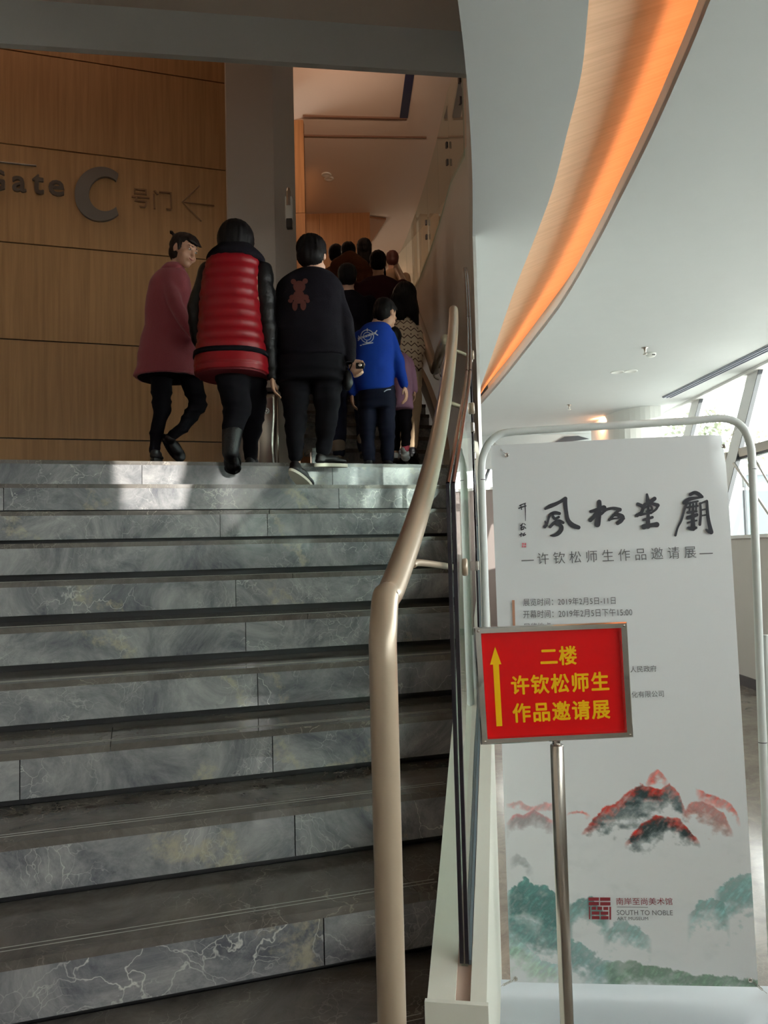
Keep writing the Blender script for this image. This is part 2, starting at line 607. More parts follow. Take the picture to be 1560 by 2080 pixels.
# joints in the risers and treads, at plan x positions (they follow each other up the flight)
random.seed(5)
JX = {0: [0.05, 1.16], 1: [-0.62, 1.12], 2: [0.42, 0.66], 3: [-0.95], 4: [0.42], 5: [0.42], 6: [-1.2, 0.42], 7: [-0.32, 0.42], 8: [-1.0, 0.43], 9: [0.44], 10: [-0.5], 11: [0.3], 12: [-0.2]}
for k in range(0, 13):
    zt = LAND - k * RISE
    yn = Y0 - k * GO
    xs = [XL] + JX.get(k, []) + [None]
    for i in range(len(xs) - 1):
        xa = xs[i] + (0.0015 if i else 0)
        xb = xs[i + 1] - 0.0015 if xs[i + 1] is not None else None
        # upright slab (face of the step)
        bm = bmesh.new()
        xe = xb if xb is not None else S(yn, -0.075).x
        xe2 = xb if xb is not None else S(yn + 0.02, -0.075).x
        prism(bm, [(xa, yn, zt - LIPH), (xe, yn, zt - LIPH), (xe2, yn + 0.02, zt - LIPH), (xa, yn + 0.02, zt - LIPH)], (0, 0, LIPH - 0.021))
        obj('riser_slab', bm, M['riser'], stair)
    # tread slab
    js = [XL] + [j + 0.25 for j in JX.get(k, [])][:1] + [None]
    for i in range(len(js) - 1):
        xa = js[i] + (0.001 if i else 0)
        xb = js[i + 1] - 0.001 if js[i + 1] is not None else None
        yb = yn + GO + 0.03 if k else 5.0
        e0, e1 = (xb, xb) if xb is not None else (S(yn - .002, -0.075).x, S(yb, -0.075).x)
        bm = bmesh.new()
        prism(bm, [(xa, yn - 0.002, zt - 0.021), (e0, yn - 0.002, zt - 0.021), (e1, yb, zt - 0.021), (xa, yb, zt - 0.021)], (0, 0, 0.021))
        obj('tread_slab', bm, M['tread'], stair)
    # recessed strip, coloured dark for the shade in the gap
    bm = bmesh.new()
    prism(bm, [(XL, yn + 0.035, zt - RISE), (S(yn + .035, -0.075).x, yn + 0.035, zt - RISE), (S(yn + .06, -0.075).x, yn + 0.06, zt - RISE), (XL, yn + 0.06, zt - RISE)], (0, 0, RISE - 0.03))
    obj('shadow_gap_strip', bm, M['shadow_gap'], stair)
    if k:                                    # two grip grooves inlaid near the nosing
        for dy in (0.048, 0.066):
            bm = bmesh.new()
            boxc(bm, (XL, yn + dy, zt - 0.001), (S(yn, -0.09).x, yn + dy + 0.003, zt + 0.0006))
            obj('grip_line', bm, M['groove'], stair)
# solid core under the treads
bm = bmesh.new()
prof = [(Y0 + 0.065, 0.0)] + [(Y0 + 0.065, LAND - 0.03)]
core = []
for k in range(0, 13):
    core.append((Y0 - k * GO + 0.062, LAND - k * RISE - 0.022))
    core.append((Y0 - k * GO + 0.062, LAND - (k + 1) * RISE - 0.022))
core = [(y, max(z, 0.0)) for y, z in core]
bm2 = bmesh.new()
for k in range(13):
    y1 = Y0 - k * GO + 0.062
    y2 = Y0 - (k - 1) * GO + 0.062 if k else 5.0
    zz = LAND - k * RISE - 0.022
    prism(bm, [(XL, y1, 0), (S(y1, -0.078).x, y1, 0), (S(y2, -0.078).x, y2, 0), (XL, y2, 0)], (0, 0, zz))
bm2.free()
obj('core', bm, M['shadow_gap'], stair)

# landing
bm = bmesh.new()
ys = [5.0, 5.4, 5.8, 6.2, 6.52]
ys += [7.5, 9, 10.5, 12]
prism(bm, [(-4.2, 5.0, 0)] + [(S(y, 0.05).x, y, 0) for y in ys] + [(-4.2, 12, 0)], (0, 0, LAND - 0.0))
struct('floor_landing', bm, M['tread'])

# ------------------------------------------------------------------ second flight (beyond the landing, darker)
st2 = setp(empty('staircase', (2, 6.0, LAND)), 'dark upper flight of stairs climbing away beyond the landing', 'staircase')
XP2 = P(606, 600, 6.9).x
for k in range(13):
    y = 5.95 + GO * k
    z1 = LAND + RISE * (k + 1)
    bm = bmesh.new()
    prism(bm, [(XP2, y, z1 - 0.03), (S(y, -0.2).x, y, z1 - 0.03), (S(y + GO + .03, -0.2).x, y + GO + .03, z1 - 0.03), (XP2, y + GO + .03, z1 - 0.03)], (0, 0, 0.03))
    obj('tread_slab', bm, M['tread'], st2)
    bm = bmesh.new()
    prism(bm, [(XP2, y + .012, z1 - RISE), (S(y, -0.2).x, y + .012, z1 - RISE), (S(y + .03, -0.2).x, y + .04, z1 - RISE), (XP2, y + .04, z1 - RISE)], (0, 0, RISE - .031))
    obj('riser_slab', bm, M['riser'], st2)
bm = bmesh.new()
ZUF = LAND + 13 * RISE
prism(bm, [(0.35, 9.85, ZUF - .3), (3.7, 9.85, ZUF - .3), (3.7, 15.5, ZUF - .3), (0.35, 15.5, ZUF - .3)], (0, 0, .3))
struct('floor_upper', bm, M['tread'])
# light stringer plate of the upper flight
bm = bmesh.new()
yy = [5.75 + .25 * i for i in range(17)]
for a, b in zip(yy, yy[1:]):
    pa, pb = S(a, -0.17), S(b, -0.17)
    za, zb = LAND + (a - 5.75) * .53 + 0.06, LAND + (b - 5.75) * .53 + 0.06
    prism(bm, [pa + UP * (za - .0), pb + UP * (zb - .0), pb + UP * (zb + .2), pa + UP * (za + .2)], S(a, -0.12) - S(a, -0.17))
obj('stringer_plate', bm, M['rail'], st2)

# ------------------------------------------------------------------ white stringer (upstand) of the first flight, slot and glass
strg = setp(empty('stair_upstand', S(1.6)), 'white sloping upstand along the right side of the marble stairs', 'upstand')


def cap_z(Y):
    return nose_z(Y) + 0.12


YS0, YS1 = 1.585, 5.0
ysl = [YS0 + (YS1 - YS0) * i / 18 for i in range(19)]
IN, OUT, SL0, SL1 = -0.075, 0.05, -0.016, 0.016


def ribbon(bm, o0, o1, zlo, zhi, ya=None):
    ya = ya or ysl
    for a, b in zip(ya, ya[1:]):
        pts = [S(a, o0) + UP * zlo(a), S(a, o1) + UP * zlo(a), S(b, o1) + UP * zlo(b), S(b, o0) + UP * zlo(b)]
        tops = [S(a, o0) + UP * zhi(a), S(a, o1) + UP * zhi(a), S(b, o1) + UP * zhi(b), S(b, o0) + UP * zhi(b)]
        v0 = [bm.verts.new(p) for p in pts]; v1 = [bm.verts.new(p) for p in tops]
        bm.faces.new(v0[::-1]); bm.faces.new(v1)
        for i in range(4):
            j = (i + 1) % 4
            bm.faces.new((v0[i], v0[j], v1[j], v1[i]))
    bmesh.ops.remove_doubles(bm, verts=bm.verts[:], dist=1e-5)
    seen = {}
    for f in list(bm.faces):                                 # drop the inner faces shared by neighbours
        key = tuple(sorted(v.index for v in f.verts)) if False else frozenset(v for v in f.verts)
        seen.setdefault(key, []).append(f)
    for fs in seen.values():
        if len(fs) > 1:
            bmesh.ops.delete(bm, geom=fs, context='FACES_ONLY')
    bmesh.ops.recalc_face_normals(bm, faces=bm.faces[:])


bm = bmesh.new(); ribbon(bm, IN, SL0, lambda y: 0.0, cap_z); obj('inner_cap', bm, M['stringer'], strg)
bm = bmesh.new(); ribbon(bm, SL1, OUT, lambda y: 0.0, cap_z); obj('outer_cap', bm, M['stringer'], strg)
bm = bmesh.new(); ribbon(bm, SL0, SL1, lambda y: 0.0, lambda y: cap_z(y) - .012)
obj('slot_filler', bm, mat('slot_putty', rgb(196, 172, 158), 0.6), strg)
bm = bmesh.new()
a, b = S(YS0, IN - .004), S(YS0, OUT + .004)
prism(bm, [a, b, b + (S(YS0 - .012) - S(YS0)), a + (S(YS0 - .012) - S(YS0))], (0, 0, cap_z(YS0) + .002))
obj('end_plate', bm, M['stringer'], strg)

# glass panels standing in the slot
gz = 1.06
bal = setp(empty('glass_balustrade', S(1.66) + UP * cap_z(1.66)), 'clear glass balustrade with dark edges standing in the white upstand', 'balustrade')
for i, (ya, yb, za, zb) in enumerate([(1.66, 2.60, 0, 0), (2.61, 3.60, 0, 0), (3.61, 4.62, 0, 0.12)]):
    pass
    yl = [ya + (yb - ya) * j / 6 for j in range(7)]
    top = lambda y: cap_z(y) + gz + (za + (zb - za) * (y - ya) / (yb - ya))
    bm = bmesh.new(); ribbon(bm, -0.007, 0.007, lambda y: cap_z(y) - .01, top, yl); g = obj('glass_panel', bm, M['glass'], bal)
    e = bmesh.new()
    dirv = (S(ya) - S(ya - .02)).normalized()
    sd = (S(ya, .01) - S(ya)).normalized()
    wd = 0.018
    for sgn in (-1, 1):                                       # the two dark lines of the laminated edge
        box(e, S(ya, sgn * .006) + UP * ((cap_z(ya) + top(ya)) / 2), (wd, 0.0085, top(ya) - cap_z(ya)), (dirv, sd, UP))
        tube(e, [S(y, sgn * .006) + UP * (top(y)) for y in yl], 0.0055, 6)
    obj('dark_edge', e, M['dark_edge'], g)
    bm = bmesh.new(); ribbon(bm, 0.0075, 0.0145, lambda y: cap_z(y) - .006, lambda y: cap_z(y) + .004, yl)
    obj('bottom_seal', bm, M['glass_edge'], g)
    if i:
        for hh in (.35, .85):
            bm = bmesh.new()
            c = S(ya, 0.0) + UP * (cap_z(ya) + hh)
            box(bm, c, (0.05, 0.03, 0.035), (dirv, sd, UP)); bevel(bm, .003, 1)
            obj('clip', bm, M['steel'], g)

# ------------------------------------------------------------------ handrail
hr = setp(empty('handrail', (0.4155, 1.31, 0)), 'thick champagne coloured round handrail bending down to the steps', 'handrail')
RR = 0.0248
pB = P(776, 1252, 1.38)
foot_z = nose_z(1.31)
foot_z = LAND - 11 * RISE
pts = [Vector((pB.x, pB.y, foot_z)), Vector((pB.x, pB.y, 0.8)), Vector((pB.x, pB.y, pB.z - 0.09)), Vector((pB.x, pB.y, pB.z - 0.045))]
route = [P(840, 1075, 1.70), P(872, 965, 2.02), P(893, 870, 2.42), P(908, 780, 2.90), P(917, 705, 3.45), P(921, 655, 3.95), P(921, 630, 4.25)]
corner = [pB + Vector((0.006, 0.012, -0.018)), pB + Vector((0.022, 0.045, 0.03)), pB + (route[0] - pB) * 0.28]
up_pts = smoothpts(corner + route, 6)
bm = bmesh.new(); tube(bm, pts + up_pts, RR, 24); obj('rail', bm, M['rail'], hr, True)
e_ = up_pts[-1]
bm = bmesh.new(); bmesh.ops.create_uvsphere(bm, u_segments=20, v_segments=10, radius=RR, matrix=Matrix.Translation(e_)); obj('end_cap', bm, M['rail'], hr, True)
bm = bmesh.new(); lathe(bm, [(0.05, 0), (0.05, 0.008), (0.027, 0.014)], (pB.x, pB.y, foot_z)); obj('floor_flange', bm, M['rail'], hr, True)
# brackets from the rail through the glass to a round disc
for (rx, ry, rd, label) in ((838, 1128, 1.62, 0), (905, 808, 2.75, 1), (917, 703, 3.45, 2)):
    a = P(rx, ry, rd)
    g0 = S(a.y, -0.012); g0.z = a.z - 0.035
    bm = bmesh.new()
    if label == 0:
        g0 = P(884, 1155, 1.80); ga = S(1.75, -0.004); g0 = Vector((ga.x, ga.y, g0.z))
    tube(bm, smoothpts([a + Vector((0, 0, -RR * .8)), a + (g0 - a) * .12 + Vector((0, 0, -.012)), a + (g0 - a) * .5 + UP * -.006, g0], 5), 0.0075, 10)
    obj('bracket', bm, M['rail'], hr, True)
    dz = (S(a.y, 1) - S(a.y)).normalized()
    t1 = UP.cross(dz).normalized()
    bm = bmesh.new(); lathe(bm, [(0.019, 0), (0.021, .003), (0.021, .010), (0.018, .013)], g0 + dz * .018, 20, (t1, UP, dz)); obj('mounting_disc', bm, M['rail'], hr, True)

# handrail of the upper flight
h2 = setp(empty('handrail', S(5.9, -.3) + UP * LAND), 'upper flight handrail with a V shaped turn near the landing', 'handrail')
bm = bmesh.new()
u2 = smoothpts([P(884, 752, 6.3), P(868, 705, 6.6), P(845, 640, 7.2), P(822, 580, 8.3), P(803, 538, 9.6), P(797, 522, 10.4)], 5)
tube(bm, u2, 0.042, 14); obj('rail', bm, M['rail'], h2, True)
bm = bmesh.new()
tube(bm, [P(884, 752, 6.3), P(893, 720, 5.7), P(905, 690, 5.1)], 0.036, 14); obj('return_rail', bm, M['rail'], h2, True)
for (x, y, d) in ((880, 748, 6.35), (893, 745, 6.0), (806, 545, 9.3)):
    bm = bmesh.new()
    a = P(x, y, d); tube(bm, smoothpts([a, a + Vector((0.01, 0, -.07)), a + Vector((.05, 0, -.09))], 4), 0.008, 8)
    obj('bracket', bm, M['chrome'], h2, True)

# ------------------------------------------------------------------ side wall: upstand above the lobby ceiling edge, wall beyond the landing
edge_px = [(925, -60), (930, 0), (942, 100), (951, 200), (957, 300), (960, 400), (959, 560), (957, 700), (956, 800)]
ed = [PZ(x, y, ZC) for x, y in edge_px]
edc = smoothpts(ed, 4)
edc = [edc[0] + (edc[0] - edc[3]) * 3, edc[0] + (edc[0] - edc[3]) * 1.2] + edc
edc = [edc[0] - FV * 6.0] + edc
edc = [p for p in edc if p.y < 10.5]
wc = []                                                       # plan of the wall face
for p in edc:
    if p.y < 6.6: wc.append(Vector((p.x, p.y, 0)))
last = wc[-1]
for y in (7.2, 8.0, 8.8, 9.6, 10.4, 11.4, 12.6, 14.0, 15.4):
    wc.append(Vector((min(last.x + (y - last.y) * .30 - .018 * (y - last.y) ** 2, 9), y, 0)))


def wall_strip(bm, pts, zlo, zhi, th=0.12):
    n = len(pts)
    for i in range(n - 1):
        a, b = pts[i], pts[i + 1]
        t = (b - a).normalized(); nn = Vector((t.y, -t.x, 0)) * th
        prism(bm, [a + UP * zlo(a), b + UP * zlo(b), b + nn + UP * zlo(b), a + nn + UP * zlo(a)], (0, 0, zhi(a) - zlo(a)))


bm = bmesh.new()
Z5 = 5.10
n_ = len(wc)
vl, vh = [], []
for p in wc:
    zl = ZC + .005 if p.y < 4.95 else LAND
    zh = Z5 if p.y < 7.0 else max(5.05, Z5 + .25 - (p.y - 7.0) * .06)
    vl.append(zl); vh.append(zh)
for i in range(n_ - 1):
    a, b = wc[i], wc[i + 1]
    t = (b - a).normalized(); nn = Vector((t.y, -t.x, 0)) * .02
    zl = max(vl[i], vl[i + 1]) if vl[i] != vl[i + 1] else vl[i]
    v = [bm.verts.new(q) for q in (a + UP * vl[i + 1], b + UP * vl[i + 1], b + UP * vh[i + 1], a + UP * vh[i])]
    w = [bm.verts.new(q.co + nn) for q in v]
    bm.faces.new(v); bm.faces.new(w[::-1])
    for k in range(4):
        j = (k + 1) % 4
        bm.faces.new((v[j], v[k], w[k], w[j]))
bmesh.ops.recalc_face_normals(bm, faces=bm.faces[:])
struct('wall_stair_side', bm, M['white_paint'])

# glass parapet standing on that wall, seen against the upper ceiling
gp = setp(empty('glass_parapet', wc[-6] + UP * 5.2), 'upper floor glass parapet above the curved side wall', 'glass parapet')
wcp = [p for p in wc if p.y > 5.4]
for i in range(0, len(wcp) - 1, 2):
    seg = wcp[i:i + 3]
    bm = bmesh.new()
    for a, b in zip(seg, seg[1:]):
        off = Vector((-.03, 0, 0))
        zb = lambda p: (Z5 if p.y < 7 else max(5.05, Z5 + .25 - (p.y - 7.0) * .06))
        prism(bm, [a + off + UP * (zb(a) - .1), b + off + UP * (zb(b) - .1), b + off + UP * (zb(b) + .85), a + off + UP * (zb(a) + .85)], (.012, 0, 0))
    obj('glass_panel', bm, M['glass'], gp)
    a = seg[0]
    for hh in (.12, .3):
        bm = bmesh.new(); box(bm, a + Vector((-.05, 0, zb(a) + hh)), (.02, .03, .06)); obj('clip', bm, M['dark_base'], gp)

# ------------------------------------------------------------------ lobby ceiling with the curved light cove
E1 = [(1200, -40), (1196, 0), (1181, 150), (1152, 270), (1121, 390), (1080, 500), (1041, 600), (1000, 720), (975, 790), (960, 834)]
E2 = [(1458, -40), (1443, 0), (1394, 120), (1322, 280), (1262, 400), (1205, 510), (1140, 620), (1075, 705), (1010, 785), (960, 840)]


def resample(pts, n):
    pts = [Vector(p) for p in pts]
    L = [0]
    for a, b in zip(pts, pts[1:]): L.append(L[-1] + (b - a).length)
    out = []
    for i in range(n):
        s = L[-1] * i / (n - 1)
        for j in range(len(pts) - 1):
            if L[j] <= s <= L[j + 1] + 1e-9:
                f = (s - L[j]) / max(L[j + 1] - L[j], 1e-9)
                out.append(pts[j].lerp(pts[j + 1], min(f, 1))); break
    return out


def byd(pts, ds):
    """points of polyline pts (ordered by view depth) at given depths"""
    out = []
    for d in ds:
        for a, b in zip(pts, pts[1:]):
            da, db = a.dot(FV), b.dot(FV)
            if min(da, db) - 1e-6 <= d <= max(da, db) + 1e-6:
                out.append(a.lerp(b, (d - da) / (db - da) if abs(db - da) > 1e-9 else 0)); break
        else:
            out.append(min(pts, key=lambda p: abs(p.dot(FV) - d)).copy())
    return out


def extend(p3, d0=-6.5):
    a, b = p3[0], p3[2]
    dr = (a - b).normalized()
    if dr.dot(FV) > -0.05: dr = (dr - FV * .2).normalized()
    dr = dr.lerp(-FV, 0.55).normalized()
    k = (a.dot(FV) - d0) / -dr.dot(FV)
    return [a + dr * k] + p3


e1 = extend(smoothpts([PZ(x, y, ZC) for x, y in E1], 4))
e2 = extend(smoothpts([PZ(x, y, ZC) for x, y in E2], 4))
tip_d = min(e1[-1].dot(FV), e2[-1].dot(FV))
ds = [-6.5, -3, -1, 0.5, 1.2, 1.8] + [2.2 + (tip_d - 2.2) * i / 90 for i in range(91)]
c1, c2 = byd(e1, ds), byd(e2, ds)
c0 = byd([p for p in edc], ds)
FAR = 14.2
bm = bmesh.new()
TH = 0.04


def slab(bm, a, b, c, d, th=TH):
    prism(bm, [a, b, c, d], (0, 0, th))


for i in range(len(ds) - 1):
    slab(bm, c0[i], c1[i], c1[i + 1], c0[i + 1])
endl = c0[-1]
fa = [V(e.dot(RV), FAR, ZC) for e in (c0[-1],)][0]
LATR = 4.42
for i in range(len(ds) - 1):
    slab(bm, c2[i], V(LATR, ds[i], ZC), V(LATR, ds[i + 1], ZC), c2[i + 1])
prism(bm, [c0[-1], c1[-1], c2[-1], V(LATR, ds[-1], ZC), V(LATR, FAR, ZC), V(c0[-1].dot(RV) - .9, FAR, ZC)], (0, 0, TH))
# opaque upper side
ceil = struct('ceiling', bm, M['grey_paint'])
bm = bmesh.new()
for i in range(len(ds) - 1):
    slab(bm, c0[i] + UP * .46, V(LATR + .7, ds[i], ZC + .46), V(LATR + .7, ds[i + 1], ZC + .46), c0[i + 1] + UP * .46, .1)
slab(bm, c0[-1] + UP * .46, V(LATR + .7, ds[-1], ZC + .46), V(LATR + .7, FAR + .6, ZC + .46), V(c0[-1].dot(RV) - .9, FAR + .6, ZC + .46), .1)
struct('ceiling_slab', bm, M['grey_paint'])

cove = setp(empty('light_cove', c1[30]), 'long curved wood lined ceiling cove glowing orange', 'light cove')
# wood lining: rises from the left lip over the slot, one plank run per piece
bm = bmesh.new()
nn_ = len(ds)
lo, hi = [], []
for i in range(nn_):
    a, b = c1[i], c2[i]
    w = (b - a)
    lo.append(a + UP * .045)
    hi.append(b + w.normalized() * .16 + UP * .36 if w.length > 1e-4 else b + UP * .36)
for i in range(nn_ - 1):
    v = [bm.verts.new(p) for p in (lo[i], hi[i], hi[i + 1], lo[i + 1])]
    bm.faces.new(v)


def cove_wood():
    t = NT('cove_veneer')
    t.b.inputs['Roughness'].default_value = .5
    ge = t.add('ShaderNodeNewGeometry')
    mp = t.add('ShaderNodeMapping'); mp.inputs['Rotation'].default_value = (0, 0, YAW); mp.inputs['Scale'].default_value = (1.0, 45, 0)
    nz = t.add('ShaderNodeTexNoise'); nz.inputs['Scale'].default_value = 1; nz.inputs['Detail'].default_value = 5
    t.link(ge.outputs['Position'], mp.inputs['Vector']); t.link(mp.outputs[0], nz.inputs['Vector'])
    cr = t.add('ShaderNodeValToRGB')
    cr.color_ramp.elements[0].position = .3; cr.color_ramp.elements[0].color = rgb(205, 158, 118)
    cr.color_ramp.elements[1].position = .7; cr.color_ramp.elements[1].color = rgb(222, 176, 136)
    t.link(nz.outputs['Fac'], cr.inputs[0]); t.link(cr.outputs[0], t.b.inputs['Base Color'])
    return t.m


obj('wood_lining', bm, cove_wood(), cove, True)
bm = bmesh.new()                                             # upright lip on the right side hiding the lamps
for i in range(nn_ - 1):
    a, b = c2[i], c2[i + 1]
    t = (b - a).normalized(); nn = Vector((t.y, -t.x, 0)) * .02
    prism(bm, [a + UP * .002, b + UP * .002, b + UP * .002 + nn, a + UP * .002 + nn], (0, 0, .11))
obj('lip', bm, M['white_paint'], cove)
bm = bmesh.new()                                             # warm LED strip behind the lip
for i in range(2, nn_ - 1):
    a, b = c2[i], c2[i + 1]
    t = (b - a).normalized(); nn = Vector((t.y, -t.x, 0))
    prism(bm, [a + nn * .05 + UP * .05, b + nn * .05 + UP * .05, b + nn * .07 + UP * .05, a + nn * .07 + UP * .05], (0, 0, .02))
obj('led_strip', bm, emit('led_warm', (1.0, 0.46, 0.22, 1), 9.5), cove)
bm = bmesh.new()                                             # closing fascia behind the strip
for i in range(nn_ - 1):
    a, b = c2[i], c2[i + 1]
    t = (b - a).normalized(); nn = Vector((t.y, -t.x, 0))
    prism(bm, [a + nn * .20 + UP * .042, b + nn * .20 + UP * .042, b + nn * .22 + UP * .042, a + nn * .22 + UP * .042], (0, 0, .38))
obj('back_board', bm, M['white_paint'], cove)

# ------------------------------------------------------------------ bulkhead across the stair void and its ceiling
A = PZ(0, 88, 4.80); B = PZ(905, 147, 4.80)
dirb = (B - A).normalized()
A2, B2 = A - dirb * 3.2, B + dirb * .45
nb = Vector((-dirb.y, dirb.x, 0))
bm = bmesh.new()
prism(bm, [A2, B2, B2 + nb * .05, A2 + nb * .05], (0, 0, .30))
struct('trim_1', bm, M['grey_paint'], label='deep grey bulkhead beam crossing above the landing')
bm = bmesh.new()
prism(bm, [A2 + UP * .30, B2 + UP * .30, B2 + UP * .30 + dirb * 6, Vector((6.5, -9, Z5)), Vector((-6.5, -9, Z5)), A2 + UP * .30 - dirb * 2], (0, 0, .1))
struct('ceiling_void', bm, M['wall_beige'])
bm = bmesh.new()
prism(bm, [A2 + nb * .01 + UP * .29, B2 + dirb * 6 + nb * .01 + UP * .29, B2 + dirb * 6 + nb * .05 + UP * .29, A2 + nb * .05 + UP * .29], (0, 0, ZU - 5.05))
struct('wall_above_bulkhead', bm, M['wall_beige'])

# ------------------------------------------------------------------ wall with the gate sign: wood panels
wl_ = setp(empty('wall_gate', (-1, YW, LAND)), kind='structure')
xr = PY(465, 600, YW).x
bm = bmesh.new(); boxc(bm, (-4.2, YW + .03, 0), (xr + .1, YW + .15, ZU)); obj('backing', bm, M['dark_base'], wl_)
zj = [LAND, 2.454, 3.214, 3.967, 4.742, 5.495, 6.25, ZU]
xj = [-4.2, -1.9, xr]
for i in range(len(zj) - 1):
    for j in range(len(xj) - 1):
        bm = bmesh.new()
        boxc(bm, (xj[j] + (.004 if j else 0), YW, zj[i] + .005), (xj[j + 1] - .004, YW + .022, zj[i + 1] - .005))
        obj('wood_panel', bm, M['panel_wood'], wl_)

# gate sign letters
gl_ = Pl((0, YW, 0), (0, -1, 0), 0.0)
gs = setp(empty('gate_sign', PY(200, 400, YW)), 'raised metal lettering Gate C with arrow on the wood panel wall', 'sign')
text_at('letter', 'G', (-21, 385), (9, 388), 40, gl_, M['metal_letter'], gs, .03, thick=.02)
text_at('letter', 'a', (26, 389), (53, 392), 30, gl_, M['metal_letter'], gs, .03, thick=.02)
text_at('letter', 't', (66, 393), (88, 396), 38, gl_, M['metal_letter'], gs, .03, thick=.02)
text_at('letter', 'e', (100, 397), (130, 400), 30, gl_, M['metal_letter'], gs, .03, thick=.02)
# big C: a ring of varying thickness, open to the right
bm = bmesh.new()
outer, inner = [], []
for i in range(41):
    a = R(48) + R(264) * i / 40
    outer.append((205 + 53 * math.cos(a), 397 - 55 * math.sin(a)))
    inner.append((216 + 33 * math.cos(a) - 2, 397 - 35 * math.sin(a)))
for i in range(40):
    q4 = [gl_.at(*outer[i]), gl_.at(*outer[i + 1]), gl_.at(*inner[i + 1]), gl_.at(*inner[i])]
    prism(bm, q4, Vector((0, -.03, 0)))
obj('letter_c', bm, mat('letter_c_grey', rgb(128, 118, 110), .4, metal=.4), gs)['label'] = 'large grey letter C'
wl2 = mat('letter_bronze', rgb(140, 104, 76), .4, metal=.3)
text_at('chinese_letter', '号', (268, 421), (304, 424), 38, gl_, wl2, gs, .0, thick=.015)
text_at('chinese_letter', '门', (312, 425), (350, 428), 38, gl_, wl2, gs, .0, thick=.015)
bm = bmesh.new()
for pts_ in ([(435, 418), (370, 411)], [(405, 378), (370, 411), (409, 450)]):
    tube(bm, [gl_.at(x, y) + Vector((0, -.006, 0)) for x, y in pts_], .006, 8)
obj('arrow', bm, wl2, gs)
bm = bmesh.new(); tube(bm, [gl_.at(-30, 327) + Vector((0, -.008, 0)), gl_.at(74, 338) + Vector((0, -.008, 0))], .008, 8)
obj('line', bm, M['metal_letter'], gs)

# ------------------------------------------------------------------ pillar beside the gate wall
pl0 = PY(465, 600, 6.42).x; pl1 = PY(561, 600, 6.42).x
pe = P(604, 600, 6.9)
bm = bmesh.new()
prism(bm, [(pl0, 6.42, LAND), (pl1, 6.42, LAND), (pe.x, pe.y, LAND), (pe.x, 9.2, LAND), (pl0, 9.2, LAND)], (0, 0, ZU - LAND))
struct('pillar', bm, mat('pillar_paint', rgb(188, 178, 168), .8))
# wood edge strip and far wood wall in the upper hall
def fl(x, y, d):
    p = P(x, y, d); return Vector((p.x, p.y, 0))
ws = setp(empty('wall_upper_strip', fl(610, 400, 9.7)), kind='structure')
a, b = fl(600, 400, 9.7), fl(619, 400, 9.7)
for (z0, z1) in ((LAND, 4.6), (4.605, 5.72), (5.725, ZU)):
    bm = bmesh.new(); prism(bm, [a + UP * z0, b + UP * z0, b + UP * z0 + FV * .1, a + UP * z0 + FV * .1], (0, 0, z1 - z0)); obj('wood_panel', bm, M['panel_wood'], ws)
bm = bmesh.new(); prism(bm, [b + UP * LAND, b + UP * LAND + FV * .1, fl(619, 400, 12.5) + UP * LAND, fl(616, 400, 12.5) + UP * LAND], (0, 0, ZU - LAND)); obj('return_board', bm, M['panel_wood'], ws)
wf = setp(empty('wall_upper_back', fl(680, 470, 12.5)), kind='structure')
for (x0, x1) in ((560, 648), (648.5, 750)):
    a, b = fl(x0, 400, 12.45), fl(x1, 400, 12.45)
    bm = bmesh.new(); prism(bm, [a + UP * 3.9, b + UP * 3.9, b + UP * 3.9 + FV * .1, a + UP * 3.9 + FV * .1], (0, 0, ZU - 3.9)); obj('wood_panel', bm, M['panel_wood'], wf)
bm = bmesh.new()                                              # hall ceiling, a shallow tray with a dark slot
prism(bm, [(-4.4, 4.6, ZU), (10, 4.6, ZU), (10, 19, ZU), (-4.4, 19, ZU)], (0, 0, .1))
struct('ceiling_upper', bm, M['ceiling_upper'])
bm = bmesh.new()
for (pa, pb, w) in (((835, 130), (820, 238), .05),):
    a, b = PZ(*pa, ZU - .005), PZ(*pb, ZU - .005)
    t = (b - a).normalized(); nn = Vector((t.y, -t.x, 0)) * w
    prism(bm, [a - nn, b - nn, b + nn, a + nn], (0, 0, -.012))
setp(obj('slot_diffuser', bm, mat('slot_dark', rgb(24, 22, 60), .5)), 'narrow dark ceiling slot above the upper hall', 'ceiling slot')
bm = bmesh.new()
for (pa, pb, w) in (((615, 235), (826, 240), .018), ((617, 274), (866, 278), .007)):
    a, b = PZ(*pa, ZU - .004), PZ(*pb, ZU - .004)
    t = (b - a).normalized(); nn = Vector((t.y, -t.x, 0)) * w
    prism(bm, [a - nn, b - nn, b + nn, a + nn], (0, 0, -.02))
struct('trim_2', bm, mat('ceiling_joint', rgb(120, 92, 74), .8))
bm = bmesh.new()
q3 = [PZ(750, 439, ZU - .01), PZ(784, 443, ZU - .01), PZ(752, 492, ZU - .01)]  # thin darker triangle, its colour stands in for recess shading
prism(bm, q3, (0, 0, -.03)); struct('trim_3', bm, mat('recess_shade', rgb(150, 112, 84), .8))
for (x, y) in ((663, 354), (668, 362)):
    bm = bmesh.new(); lathe(bm, [(.07, 0), (.07, -.012), (.055, -.016), (.03, -.006)], PZ(x, y, ZU) - UP * .0, 20)
    setp(obj('ceiling_fixture', bm, M['white_paint'], None, True), 'small round fixture on the upper hall ceiling, ' + ('upper' if x < 665 else 'lower') + ' of the pair', 'ceiling fixture', 'small round fixtures on the upper hall ceiling')
